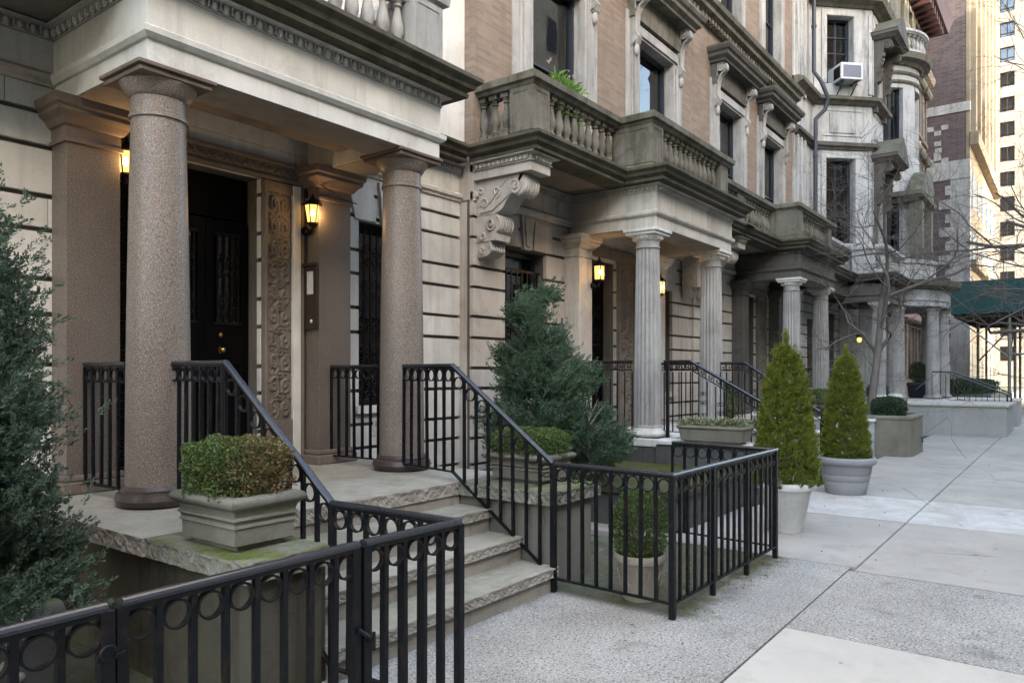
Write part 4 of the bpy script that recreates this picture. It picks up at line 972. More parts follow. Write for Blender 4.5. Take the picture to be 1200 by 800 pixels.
pa = [(29+1.55*math.cos(R(a)), 7.0+1.55*math.sin(R(a))*.95) for a in range(25, 156, 10)]; m.extr(pa, lambda a, b: (a, 3.9, b), lambda a, b: (a, 4.3, b)); m.box(27.8, 28.2, 3.95, 4.3, 5, 7.28); m.box(29.8, 30.2, 3.95, 4.3, 5, 7.28)
m.build('arched_pediment', M['limedirty'], H5, smooth=25)
port = MB().sweep(arcp(27.3, 5.25, 2.12, 180, 360, 28), [(-.4, 3.66), (0, 3.66), (.0, 3.8), (.04, 3.83), (.04, 3.88), (.01, 3.9), (.01, 4.16), (-.4, 4.16)]).build('portico', M['white'], H5, smooth=20)
MB().sweep(arcp(27.3, 5.25, 2.12, 180, 360, 28), [(-1.9, 4.18), (.05, 4.18), (.1, 4.24), (.30, 4.27), (.36, 4.42), (.1, 4.47), (-1.9, 4.5)]).build('cornice', M['limedirty'], port, smooth=20)
MB().sweep(arcp(27.3, 5.25, 1.75, 180, 360, 28), [(-.2, 4.49), (0, 4.49), (0, 5.0), (.06, 5.03), (.06, 5.14), (-.2, 5.16)]).build('parapet', M['white'], port, smooth=20)
for (x, y) in ((25.52, 4.28), (26.5, 3.48), (27.62, 3.34), (28.85, 3.95)): column_plain(port, x, y, .80, 3.66, .20, 'flute', 'greywhite')
m = MB()
for k in range(3): m.box(32.08-.1, 32.82+.1, 5.66, 5.8, (1.3, 5.2, 9)[k]+2.22, (1.3, 5.2, 9)[k]+2.5)
m.build('window_surround', M['limedirty'], H5)
for k in range(3): window(H5, 32.11, 32.79, (1.31, 5.21, 9.01)[k], (1.31, 5.21, 9.01)[k]+2.18, 6.0)
window(H5, 26.96, 27.34, 9.61, 11.19, 5.95, .5)
# --- house six: salmon brick with a deep dark cornice
H6 = thing('town_house', (36.8, 5.6, 0), 'salmon pink brick town house with small window hoods and a deep dark red cornice', 'town house', 'row of town houses along the sidewalk')
cols6 = [33.9, 35.9, 37.6, 39.3]; zs6 = [1.5, 5.2, 9.2, 12.4]
m = MB(); wallm(m, 33.21, 40.5, 0, 15.0, 5.6, [(c, c+.85, z, z+2.0) for c in cols6 for z in zs6], .3); m.build('wall', M['salmon'], H6)
m = MB(); wallm(m, 33.21, 40.5, 15.7, 17.6, 5.6, [(c, c+.85, 15.9, 17.3) for c in cols6], .3); m.box(33.21, 40.5, 5.62, 5.9, 15.0, 15.7); m.build('upper_wall', M['limedirty'], H6)
MB().sweep([(33.21, 5.6), (40.5, 5.6), (40.5, 7)], [(-.1, 15.02), (.05, 15.02), (.1, 15.2), (.3, 15.3), (.36, 15.5), (.36, 15.65), (-.1, 15.69)]).build('string_course', M['tan'], H6)
m = MB(); m.sweep([(33.21, 5.6), (40.5, 5.6), (40.5, 8)], [(-.2, 17.6), (.1, 17.6), (.2, 17.8), (.85, 17.9), (.95, 18.3), (1.05, 18.6), (-.2, 18.7)])
for p, n, d in along([(33.21, 5.6), (40.4, 5.6)], .62): m.box(p.x-.1, p.x+.1, 4.85, 5.6, 17.5, 17.88)
m.build('cornice', M['cornred'], H6)
for c in cols6:
    for z in zs6:
        q = MB(); q.sweep([(c-.18, 5.6), (c-.18, 5.38), (c+1.03, 5.38), (c+1.03, 5.6)], [(-.15, z+2.15), (0, z+2.15), (.08, z+2.25), (.1, z+2.36), (-.15, z+2.42)]); q.box(c-.16, c, 5.53, 5.6, z, z+2.1); q.box(c+.85, c+1.01, 5.53, 5.6, z, z+2.1); q.box(c-.2, c+1.05, 5.48, 5.6, z-.16, z-.01)
        q.build('window_hood', M['limedirty'], H6); window(H6, c+.01, c+.84, z+.01, z+1.99, 5.78, thick=.07)
    window(H6, c+.01, c+.84, 15.91, 17.29, 5.78, thick=.07)
MB().box(33.21, 40.5, 7.0, 16, -.02, 18.6).build('back_wall', M['room'], H6)
MB().box(40.51, 45.98, 7.6, 16, -.02, 22).build('light_well_wall', M['dkbrick'], H6)
# --- brick apartment tower
AP = thing('apartment_building', (54, 4.3, 0), 'tall dark brick apartment building with stone bands, quoins and a pale checkered panel', 'apartment building')
MB().box(46, 61.5, 4.5, 20, -.02, 52).build('wall', M['dkbrick'], AP)
m = MB(); m.box(45.94, 46.5, 4.28, 20, 15.45, 15.95); m.box(45.93, 46.5, 4.285, 20, 11.9, 12.9); m.box(45.95, 46.4, 4.29, 5.2, 0, 11.89)
for k in range(16): m.box(45.94, 46.3, 5.19, 5.45 if k % 2 else 5.75, k*.74, k*.74+.5)
m.build('corner_stones', M['greywhite'], AP, bevel=.02)  # greyer than the tan front, to paint the side face's shade
m = MB(); m.box(46.01, 61.49, 4.30, 4.49, -.02, 52)
m.box(45.9, 61.4, 3.9, 4.3, 13.6, 14.3); m.box(46.05, 61.5, 4.0, 4.3, 7.2, 7.6)
m.build('stone_trim', M['tan'], AP, bevel=.02)
m = MB()
for (a, b) in ((0, 0), (2, 0), (1, 1), (1, 3.2), (1.1, 4.6), (.9, 5.4), (0, 6.8), (1, 6.2), (2, 6.8)): yy = 6.3-.34*a; m.box(45.975, 46.05, yy-.32, yy, 14.9-.26*b-.25, 14.9-.26*b)
m.build('stone_pattern', M['greywhite'], AP)
m = MB()
for k in range(6): m.box(46.2+2.6*k, 46.9+2.6*k, 4.05, 4.3, 14.3, 52)
m.build('pilaster', M['tan'], AP)
for k in range(6):
    for j in range(13):
        MB().box(47.15+2.6*k, 48.5+2.6*k, 4.285, 4.30+.02, 1.2+3.1*j+(.2 if j > 3 else 0), 3.1+3.1*j+(.2 if j > 3 else 0)).build('window', M['navy'], AP)
# --- pale tower far down the street
TW = thing('apartment_building', (104, 14, 0), 'pale sunlit apartment tower at the far end of the street', 'apartment building')
m = MB(); hs = [(y, y+1.45, z, z+1.7) for y in (-.75+3.4, 5.3, 8.7) for z in [3+2.9*j for j in range(20)]]
rs = [(3.4-4, 30, 0, 62)]
for h in hs: rs = sub(rs, h)
for (a, b, c, d) in rs: m.box(104, 104.4, a, b, c, d)
m.box(104.41, 125, -.6, 30, 0, 62); m.build('wall', M['tower'], TW)
for (a, b, c, d) in hs:
    q = MB(); q.box(104.15, 104.2, a, b, c, c+.12); q.box(104.15, 104.2, a, b, d-.12, d); q.box(104.15, 104.2, a, a+.1, c+.12, d-.12); q.box(104.15, 104.2, b-.1, b, c+.12, d-.12); q.box(104.14, 104.2, (a+b)/2-.05, (a+b)/2+.05, c+.12, d-.12); q.box(104.13, 104.2, a+.1, b-.1, c+.4, c+.48)
    f = q.build('window', M['bronze'], TW); MB().box(104.22, 104.23, a, b, c, d).build('pane', M['glass'], f)
# --- building left of house one, and the row across the street that keeps this side in shade
def block(x0, x1, y0, y1, h, mat, lab, front, g, bay=3.2):
    B = thing('street_building', ((x0+x1)/2, y0 if front > 0 else y1, 0), lab, 'building', g)
    MB().box(x0+.02, x1-.02, y0, y1, -.02, h).build('wall', M[mat], B)
    yf = y1 if front < 0 else y0; s = 1 if front < 0 else -1
    m = MB(); a, b = sorted((yf, yf+s*.5)); m.box(x0, x1, a, b, h-.8, h+.1); a, b = sorted((yf, yf+s*.2)); m.box(x0, x1, a, b, 4.2, 4.6); m.build('cornice', M['limedirty'], B)
    if front < 0:
        n = int((x1-x0)/bay)
        for i in range(n):
            for j in range(int((h-3)/3.4)):
                xc = x0+(x1-x0)*(i+.5)/n; z = 1.4+3.4*j
                q = MB(); q.box(xc-.65, xc+.65, yf, yf+.04, z-.1, z+2.1); w_ = q.build('window', M['greywhite'], B); MB().box(xc-.52, xc+.52, yf+.045, yf+.05, z, z+2).build('pane', M['navy'], w_)
block(-22, -1.62, 6.1, 18, 14, 'lime', 'plain stone house added unseen beyond the left edge of the picture', 1, 'neighbouring buildings')  # added out of view to block light
oc = ['pale stone', 'brown brick', 'red brick', 'cream', 'tall brick', 'grey stone']
for i, (a, b, h, mt) in enumerate(((-44, -26, 14, 'oppbrick'), (-26, -12, 15, 'lime'), (-12, 2, 17, 'oppbrick'), (2, 17, 21, 'brown'), (17, 31, 26, 'oppbrick'), (31, 44, 29, 'lime'))):
    block(a, b, -26, -14.2, h, mt, 'building across the street from the town houses, %s, not in the picture' % oc[i], -1, 'buildings across the street')

# ================================================================ RAILINGS AND FENCES
G = 'black iron railings and fences along the sidewalk'
t1 = thing('railing', (2.5, 3.5, 0), 'black iron stair railing with rings beside the nearest pink column, turning out at the gate', 'railing', G)
railing(t1, [(2.60, 4.76, 1.68, .80), (2.515, 4.0, 1.68, .80), (2.515, 3.04, .95, .09), (2.54, 2.20, .95, .09)], posts=[(2.515, 3.04, 0, .92, .017), (2.515, 4.02, .72, 1.65, .014)])
t1b = thing('railing', (2.45, 5.3, .72), 'short black iron railing between the nearest pink column and its pier', 'railing', G)
railing(t1b, [(2.50, 5.78, 1.68, .80), (2.50, 5.16, 1.68, .80)])
t1c = thing('railing', (4.8, 5.4, .72), 'short black iron railing behind the second pink column, under the barred window', 'railing', G)
railing(t1c, [(4.78, 5.79, 1.68, .80), (4.80, 5.15, 1.68, .80)], sp=.10)
t2 = thing('railing', (4.55, 3.7, 0), 'black iron stair railing with rings starting at the second pink column', 'railing', G)
railing(t2, [(4.72, 4.74, 1.68, .80), (4.56, 4.02, 1.68, .80), (4.56, 3.04, .955, .10)], posts=[(4.56, 3.04, 0, .93, .02)])
t3 = thing('fence', (5.5, 2.1, 0), 'black iron fence with rings around the small potted boxwood beside the steps', 'fence', G)
railing(t3, [(4.56, 3.02, .955, .10), (4.51, 2.08, .955, .10), (6.55, 2.06, .955, .10), (6.62, 3.05, .955, .10)], ends=(1, 0),
        posts=[(4.512, 2.08, 0, .93, .02), (5.18, 2.073, 0, .93, .018), (5.86, 2.067, 0, .93, .018), (6.55, 2.06, 0, .93, .02)])
t4 = thing('gate', (2.2, 2.2, 0), 'narrow black iron gate leaf with rings, its end nearest the steps', 'gate', G)
railing(t4, [(1.975, 2.205, .955, .10), (2.52, 2.185, .955, .10)], sp=.105, posts=[(1.985, 2.205, 0, .93, .02), (2.52, 2.185, 0, .93, .018)])
t5 = thing('gate', (1.5, 2.2, 0), 'wide black iron fence gate with rings and a latch, below the moss topped block', 'gate', G)
railing(t5, [(1.045, 2.195, .955, .10), (1.945, 2.205, .955, .10)], posts=[(1.045, 2.195, 0, .93, .018), (1.93, 2.205, 0, .93, .018)])
m = MB(); m.tube([(1.05, 2.18, .80), (1.0, 2.175, .79), (.97, 2.175, .80)], .008, 6); m.tube([(1.0+.022*math.cos(a), 2.17, .81+.022*math.sin(a)) for a in [k*PI/6 for k in range(12)]], .005, 5, closed=True)
m.build('latch', M['iron'], t5, smooth=40)
m = MB(); m.tube([(1.93, 2.18, .62), (1.95, 2.16, .60), (2.0, 2.17, .56)], .009, 6); m.tube([(1.99, 2.16, .60), (1.99, 2.16, .53)], .007, 6); m.build('latch', M['iron'], t4, smooth=40)
t6 = thing('fence', (0, 2.2, 0), 'black iron fence with rings in front of the relief planter, nearest the viewer', 'fence', G)
railing(t6, [(-1.4, 2.17, .955, .10), (1.0, 2.19, .955, .10)], posts=[(1.0, 2.19, 0, .93, .02), (-.3, 2.178, 0, .93, .018)])
t7 = thing('railing', (9.45, 3.7, 0), 'black iron stair railing with a Greek key band beside the first fluted column', 'railing', G)
railing(t7, [(9.50, 4.50, 1.78, .80), (9.46, 4.1, 1.78, .80), (9.46, 2.80, 1.06, .08)], rings=False, key=True, bar_w=.014, posts=[(9.46, 2.80, 0, 1.04, .02), (9.44, 4.42, .72, 1.76, .02)])
t7b = thing('railing', (9.3, 5.2, .72), 'black iron porch railing with scrolls between the first fluted column and its pier', 'railing', G)
railing(t7b, [(9.36, 5.62, 1.78, .80), (9.36, 4.92, 1.78, .80)], rings=False, key=True, bar_w=.014)
t7c = thing('railing', (11.6, 5.2, .72), 'black iron porch railing with scrolls in front of the door, beside the second fluted column', 'railing', G)
railing(t7c, [(11.70, 5.62, 1.78, .80), (11.70, 4.92, 1.78, .80)], rings=False, key=True, bar_w=.014)
t8 = thing('railing', (11.6, 3.6, 0), 'black stair railing with Greek key band, ending in a post between the potted conifers', 'railing', G)
railing(t8, [(11.62, 4.52, 1.78, .80), (11.55, 4.1, 1.78, .80), (11.28, 2.90, 1.06, .08)], rings=False, key=True, bar_w=.014, posts=[(11.27, 2.87, 0, 1.06, .022)])
t9 = thing('railing', (15.95, 5.2, .72), 'black iron porch railing on the porch of the sooty house', 'railing', G)
railing(t9, [(18.45, 4.9, 1.72, .80), (18.45, 5.6, 1.72, .80)], rings=False, key=False, bar_w=.018)
railing_pts = [(18.62, 4.75, 1.72, .80), (19.5, 4.75, 1.72, .80)]
t9b = thing('railing', (19.0, 4.75, .72), 'black iron railing to the right of the sooty porch columns', 'railing', G)
railing(t9b, railing_pts, rings=False, bar_w=.018)
MB().box(18.4, 20.0, 4.55, 5.8, -.05, .715).build('landing', M['limepale'], H3)
for x, l in ((25.03, 'left'), (26.78, 'right')):
    ta = thing('railing', (x, 2.2, .8), 'grey iron stair handrail on the %s side of the white painted stoop steps' % ('nearer' if l == 'left' else 'farther'), 'railing', G)
    railing(ta, [(x, 3.3, 1.66, .86), (x, 2.95, 1.66, .86), (x, 1.45, 1.02, .30)], rings=False, bar_w=.016, sp=.3, posts=[(x, 1.45, 0 if l == 'x' else .1, 1.0, .02)])

# ================================================================ LANTERNS AND SMALL FITTINGS
def lantern(loc, label, kind=0, s=1.0, watts=9):
    T = thing('wall_lantern', loc, label, 'lantern', 'lit lanterns on the porches'); x, y, z = loc
    m = MB(); m.tube([(x, y, z-.16*s), (x, y-.02*s, z-.16*s)], .045*s, 14)
    m.tube([(x, y-.02*s, z-.16*s), (x, y-.07*s, z-.19*s), (x, y-.13*s, z-.17*s), (x, y-.14*s, z-.12*s)], .012*s, 8); m.sph((x, y-.05*s, z-.17*s), .035*s, .035*s, .035*s, 12, 8)
    m.tube([(x, y, z-.26*s), (x, y, z-.10*s)], .008*s, 6)
    m.build('arm', M['iron'], T, smooth=40)
    cy = y-.14*s; n = 6 if kind == 0 else 4; a0 = PI/n
    rt, rb = (.085*s, .055*s) if kind == 0 else (.075*s, .068*s)
    m = MB(); m.lathe([(.02*s, z+.20*s), (.035*s, z+.17*s), (rt*1.25, z+.115*s), (rt*1.28, z+.10*s)], x, cy, n, a0=a0, a1=a0+2*PI); m.lathe([(rb*1.1, z-.10*s), (rb*1.15, z-.085*s), (.02*s, z-.13*s)][::-1], x, cy, n, a0=a0, a1=a0+2*PI)
    m.sph((x, cy, z+.215*s), .013*s, .013*s, .02*s, 8, 6)
    for k in range(n):
        a = a0+2*PI*k/n; m.tube([(x+rb*math.cos(a), cy+rb*math.sin(a), z-.088*s), (x+rt*math.cos(a), cy+rt*math.sin(a), z+.105*s)], .0075*s, 4)
    m.build('cage', M['iron'], T)
    m = MB(); m.lathe([(rb*.93, z-.084*s), (rt*.93, z+.10*s)], x, cy, n, a0=a0, a1=a0+2*PI, caps=False); g = m.build('shade', M['glow'], T)
    m = MB(); m.sph((x-.028*s, cy-.040*s, z+.01*s), .024*s, .026*s, .045*s, 10, 8); m.build('bulb', M['bulb'], T)
    l = bpy.data.lights.new('lamp_light', 'POINT'); l.energy = watts; l.color = (1, .60, .25); l.shadow_soft_size = .04
    lo = bpy.data.objects.new('lamp_light', l); COL.objects.link(lo); lo.parent = T; lo.location = Vector((x, cy-.12*s, z-.0))-org(T)
    return T
lantern((2.84, 5.99, 3.22), 'lit wall lantern left of the black double door, partly behind the nearest pink column', 0, .88, .5)
lantern((4.60, 5.975, 3.12), 'lit wall lantern beside the carved door panel, above the intercom', 0, .88, .5)
lantern((9.47, 5.66, 3.05), 'lit square lantern on the pier left of the first fluted column', 1, 1.05, .6)
lantern((11.50, 5.66, 3.02), 'lit square lantern mostly hidden behind the first fluted column', 1, 1.05, .3)
T = thing('hanging_lantern', (23.2, 4.9, 2.5), 'small round lit lantern under the sooty porch by the bare tree', 'lantern', 'lit lanterns on the porches')
m = MB(); m.tube([(23.2, 4.9, 2.70), (23.2, 4.9, 3.9)], .012, 6); m.lathe([(.08, 2.62), (.07, 2.70), (.02, 2.74)], 23.2, 4.9, 12); m.build('hanger', M['iron'], T)
MB().sph((23.2, 4.9, 2.56), .065, .065, .08, 14, 10).build('globe', M['glow'], T, smooth=60)
T = thing('intercom', (4.70, 5.78, 2.3), 'narrow dark brown intercom panel with a paper card, below the lit lantern', 'intercom')
m = MB(); m.box(4.60, 4.625, 5.80, 5.98, 2.02, 2.66); m.box(4.575, 4.60, 5.79, 5.99, 2.63, 2.66); m.build('panel', M['bronze'], T, bevel=.003)
MB().box(4.595, 4.599, 5.84, 5.93, 2.36, 2.58).build('name_card', M['paper'], T); q = MB(); q.sph((4.598, 5.87, 2.10), .006, .018, .018, 12, 8); q.build('button', M['alum'], T)
T = thing('notice', (5.75, 6.03, 1.0), 'two small pink and white paper notices on the wall under the barred window', 'paper notice')
for x in (5.56, 5.80):
    p = MB().box(x, x+.16, 6.04, 6.048, .92, 1.10).build('sheet', M['paper'], T)
    MB().box(x+.02, x+.14, 6.034, 6.0395, 1.02, 1.08).build('print', M['pinkpaper'], p)
T = thing('wall_cable', (4.64, 5.77, 3.2), 'thin black cable running over the pier above the lantern', 'cable')
m = MB(); m.tube([(4.63, 5.96, 3.22), (4.622, 5.97, 3.4), (4.60, 5.97, 3.5), (4.62, 5.78, 3.42), (4.80, 5.69, 3.30), (5.02, 5.70, 3.28)], .006, 5); m.build('cable', M['black'], T)
T = thing('wall_cable', (4.6, 5.97, 2.4), 'dark conduit dropping from the lantern to the intercom panel', 'cable')
m = MB(); m.tube([(4.612, 5.975, 3.0), (4.612, 5.975, 2.68)], .008, 6); m.build('cable', M['black'], T)
# downpipe
T = thing('downpipe', (21.05, 5.7, 0), 'dark metal downpipe with a bent offset between the sooty house and the white bay', 'downpipe')
m = MB(); px, py = 21.35, 5.62; m.tube([(px, py, .1), (px, py, 8.4), (px, py, 8.55), (px+.12, py-.22, 8.8), (px+.10, py-.30, 9.1), (px-.12, py-.18, 9.5), (px-.15, py, 9.8), (px-.15, py, 14.8)], .055, 10)
for z in (2.5, 5, 7.5, 11, 13): m.tube([(px-(.15 if z > 9 else 0), py, z), (px-(.15 if z > 9 else 0), py, z+.06)], .07, 10)
m.build('pipe', M['pipe'], T, smooth=50)
m = MB(); m.box(px-.1, px+.1, py, 5.75, 5.0, 5.03); m.build('strap', M['pipe'], T)
# air conditioner in the angled bay window
T = thing('air_conditioner', (22.33, 5.22, 9.72), 'white window air conditioner with a grey grille on brackets in the upper bay window', 'air conditioner')
def AC(fn_box, name, mat, bevel=0):
    m = MB(); fn_box(m); o = m.build(name, mat, T, bevel=bevel); swing(o, 21.75, 5.8, A45, T); return o
bx, by_ = 21.75, 5.8
AC(lambda m: m.box(bx+.60, bx+1.25, by_-.42, by_+.25, 9.70, 10.16), 'case', M['alum'], .015)
AC(lambda m: m.box(bx+.66, bx+1.19, by_-.428, by_-.40, 9.76, 10.09), 'front_grille', M['grille'])
AC(lambda m: m.box(bx+.592, bx+.604, by_-.36, by_-.06, 9.76, 10.08), 'side_grille', M['black'])
def legs(m):
    for x in (bx+.70, bx+1.12): m.tube([(x, by_-.38, 9.69), (x, by_-.04, 9.38)], .02, 6); m.tube([(x, by_-.38, 9.68), (x, by_, 9.68)], .02, 6)
AC(legs, 'support', M['pipe'])
# scaffold shed over the far sidewalk
T = thing('sidewalk_shed', (41, 1, 0), 'dark green sidewalk shed on scaffold poles beyond the white painted stoop', 'scaffold shed')
m = MB(); m.box(34.6, 34.66, -3, 3.9, 3.95, 5.25); m.box(34.66, 44, 3.84, 3.9, 3.95, 5.25); m.box(34.66, 44, -3, -2.94, 3.95, 5.25); m.build('panel', M['canopy'], T)
m = MB(); m.box(34.7, 44, -2.9, 3.8, 3.99, 4.05)
for k in range(14): m.box(34.75+.66*k, 34.83+.66*k, -2.9, 3.8, 3.80, 3.988)
m.build('deck', M['wood'], T)
for (x, y) in ((34.9, 1.95), (34.9, -2.5), (38.5, 3.3), (38.5, -2.5), (42.5, 3.3), (42.5, -2.5), (38.5, 1.95), (42.5, 1.95)):
    m = MB(); m.tube([(x, y, 0), (x, y, 3.79)], .06, 10); m.box(x-.12, x+.12, y-.12, y+.12, 0, .02); m.build('pole', M['steel'], T, smooth=50)
for a, b in (((34.9, 1.95, 2.2), (34.9, 3.6, 3.7)), ((34.9, 1.95, 2.35), (34.9, -2.5, 2.35)), ((34.9, 1.95, 2.2), (38.5, 1.95, 3.7)), ((34.9, 1.95, 3.3), (38.5, 3.3, 2.1)), ((38.5, 1.95, 2.35), (38.5, -2.5, 3.3))):
    MB().tube([a, b], .03, 8).build('brace', M['steel'], T)

# ================================================================ PLANTERS AND POTS
def box_planter(loc, sx, sy, h, label, mat='planter', g=None, grooves=True):
    T = thing('planter', loc, label, 'planter', g); x, y, z = loc
    path = lambda e: [(x-sx/2+e, y-sy/2+e), (x+sx/2-e, y-sy/2+e), (x+sx/2-e, y+sy/2-e), (x-sx/2+e, y+sy/2-e)]
    def ringp(prof):
        m = MB(); m.sweep(path(0), prof, closed=True); return m
    P = [(-.07, .03), (-.045, .03), (-.042, h*.10), (-.03, h*.12)]
    if grooves: P += [(-.028, h*.42), (-.018, h*.44), (-.02, h*.48), (-.026, h*.50), (-.022, h*.56), (-.012, h*.58), (-.014, h*.62), (-.022, h*.64), (-.016, h*.74)]
    P += [(-.004, h*.78), (.012, h*.82), (.018, h*.90), (.010, h*.97), (-.008, h), (-.045, h), (-.055, h*.96), (-.06, h*.8), (-.07, h*.5)]
    P = [(a, b+z) for a, b in P]
    ringp(P).build('box', M[mat], T, smooth=50)
    MB().box(x-sx/2+.065, x+sx/2-.065, y-sy/2+.065, y+sy/2-.065, z, z+.04).build('bottom', M[mat], T)
    MB().box(x-sx/2+.066, x+sx/2-.066, y-sy/2+.066, y+sy/2-.066, z+.04, z+h*.90).build('soil', M['soil'], T)
    return T
def round_pot(loc, prof, label, mat, soil, bands=None, g='planters and pots'):
    T = thing('plant_pot', loc, label, 'plant pot', g); x, y, z = loc
    m = MB(); m.lathe([(r, z+h) for r, h in prof], x, y, 44, caps=False); m.lathe([(.001, z+.01), (prof[0][0], z+.005)], x, y, 44, caps=False); m.build('pot', M[mat], T, smooth=40)
    m = MB(); m.lathe([(.001, z+soil[1]+.01), (soil[0], z+soil[1])], x, y, 30, caps=False); m.build('soil', M['soil'], T)
    return T
GP = 'planters and pots'
box_planter((2.27, 3.50, .72), .40, .54, .27, 'weathered rectangular stone planter on the moss topped block beside the nearest column', g=GP)
box_planter((5.03, 3.58, .72), .44, .56, .23, 'weathered rectangular stone planter on the mossy block right of the steps', g=GP)
box_planter((9.12, 3.62, .72), .38, .84, .22, 'long low stone planter with trailing leaves beside the first fluted column', 'planter', GP, False)
T = box_planter((1.20, 4.03, 0), .62, .56, .56, 'dark stone planter with a relief front behind the nearest iron fence', 'area', GP, False)
m = MB()
for (dx_, dz, r) in ((-.12, .30, .05), (-.04, .34, .035), (.02, .27, .05), (.10, .31, .04), (-.05, .22, .04), (.05, .20, .035), (.0, .38, .025), (.15, .24, .03), (-.17, .24, .03)): m.sph((1.20+dx_, 3.775, dz), r, .02, r*.9, 12, 8)
m.box(.92, 1.48, 3.765, 3.79, .12, .145); m.build('relief', M['planter'], T, smooth=60)
wp = [(.155, 0), (.165, .02), (.235, .40), (.245, .41), (.25, .43), (.275, .435), (.285, .455), (.285, .49), (.275, .505), (.25, .505), (.24, .48), (.22, .40)]
round_pot((7.74, 2.33, 0), [(a*1.02, b) for a, b in wp], 'chalky white round pot beside the end of the iron fence', 'whitepot', (.225, .44))
gp = [(.245, 0), (.25, .01), (.285, .16), (.281, .17), (.289, .18), (.305, .25), (.301, .26), (.309, .27), (.325, .38), (.36, .40), (.375, .43), (.375, .47), (.36, .49), (.335, .49), (.325, .46), (.30, .38)]
round_pot((10.66, 2.42, 0), gp, 'smooth grey round pot with grooves next to the black handrail post', 'greypot', (.31, .43))
tp = [(.12, 0), (.13, .015), (.165, .26), (.17, .265), (.178, .27), (.182, .285), (.185, .31), (.178, .325), (.165, .325), (.155, .3), (.15, .26)]
T = round_pot((4.80, 2.46, 0), tp, 'small tan round pot with a diamond pattern inside the iron fence', 'tanpot', (.155, .285))
m = MB()
for k in range(10):
    a0_, a1_, a2_ = 2*PI*k/10, 2*PI*(k+.5)/10, 2*PI*(k+1)/10; r0, r1 = .142, .163
    for s0, s1, z0_, z1_ in ((a0_, a1_, .10, .22), (a1_, a2_, .22, .10)): m.tube([(4.80+(r0 if z == .10 else r1)*math.cos(s), 2.46+(r0 if z == .10 else r1)*math.sin(s), z) for s, z in ((s0, z0_), (s1, z1_))], .005, 4)
m.build('diamond_band', M['tanpot'], T)
box_planter((15.93, 4.12, .72), .36, .5, .24, 'small dark stone planter at the corner of the sooty porch', 'area', GP, False)
box_planter((27.0, 3.95, .80), .55, .55, .50, 'square navy box planter between the rounded porch columns', 'bluepot', GP, False)
# big curved bed with the bare tree
T = thing('raised_bed', (16.6, 3, 0), 'large stained concrete planting bed with rounded corners around the bare tree', 'raised bed')
bp_ = [(15.8, 4.3)]+[(16.02+.22*math.cos(R(180+90*k/5)), 2.66+.22*math.sin(R(180+90*k/5))) for k in range(6)]+[(17.25+.3*math.cos(R(270+90*k/5)), 2.74+.3*math.sin(R(270+90*k/5))) for k in range(6)]+[(17.55, 4.3)]
m = MB(); m.sweep(bp_, [(-.12, -.05), (.01, -.05), (.0, .06), (0, .70), (.02, .72), (.02, .76), (-.02, .78), (-.12, .78)]); m.build('wall', M['planter'], T, smooth=30)
MB().box(15.95, 17.42, 2.62, 4.3, 0, .70).build('soil', M['soil'], T)
T2 = T
m = MB(); m.tube([(16.9, 2.425, .32), (16.9, 2.40, .30), (16.9, 2.40, .22), (17.1, 2.40, .22)], .012, 5); m.build('hook', M['iron'], T2)
# stone hedge trough past the stoop
T = thing('raised_bed', (32, 2.8, 0), 'low dark stone hedge trough under the scaffold shed', 'raised bed')
MB().box(30.2, 37.5, 2.2, 4.6, -.05, .85).build('wall', M['area'], T, bevel=.02)
# low dark terrace between the two stoops
T = thing('terrace', (7.9, 4.2, 0), 'low wet dark stone terrace behind the fence, between the two stoops', 'terrace')
MB().box(6.95, 9.03, 3.15, 5.86, -.1, .34).build('wall', M['area'], T, bevel=.01); MB().box(6.90, 9.04, 3.10, 5.86, .342, .41).build('coping', M['cheek'], T, bevel=.008)

# ================================================================ PLANTS
def unit(v): return v/np.maximum(1e-9, np.linalg.norm(v, axis=-1, keepdims=True))
def leaf_mesh(name, P, D, Ln, W, mat, rs, bend=.25):
    n = len(P); Dn = unit(D); A = unit(rs.normal(size=(n, 3))); S = unit(np.cross(Dn, A)); N = np.cross(S, Dn)
    Ln = Ln[:, None]; W = W[:, None]
    mid = P+Dn*Ln*.5+N*Ln*bend*.3; tip = P+Dn*Ln-N*Ln*bend*.2
    V = np.stack([P, mid+S*W*.5, tip, mid-S*W*.5], 1).reshape(-1, 3); F = np.arange(4*n).reshape(n, 4)
    return np_mesh(name, V, F, mat)
def foliage(parent, P, D, Ln, W, mat, rs, name='foliage', bend=.25):
    o_ = np.array(org(parent)); me = leaf_mesh(name, P-o_, D, Ln, W, mat, rs, bend)
    o = bpy.data.objects.new(name, me); COL.objects.link(o); o.parent = parent; ORG[o.name] = org(parent); return o
def sprays(base, dirs, tl, k, ll, lw, rs, spread=.6, curl=.3):
    """twigs from base along dirs, k leaflets on each"""
    n = len(base); dirs = unit(dirs); tl = np.broadcast_to(tl, (n,))
    t = rs.uniform(.05, 1, (n, k)); side = unit(rs.normal(size=(n, k, 3)))
    c = unit(rs.normal(size=(n, 3)))*curl
    pos = base[:, None]+dirs[:, None]*(t*tl[:, None])[..., None]+c[:, None]*((t**2)*tl[:, None])[..., None]+side*(.10*tl[:, None]*(1-t*.6))[..., None]
    d = unit(dirs[:, None]+c[:, None]*t[..., None]+side*spread)
    m = n*k
    return pos.reshape(m, 3), d.reshape(m, 3), rs.uniform(.7, 1.3, m)*ll, rs.uniform(.7, 1.2, m)*lw
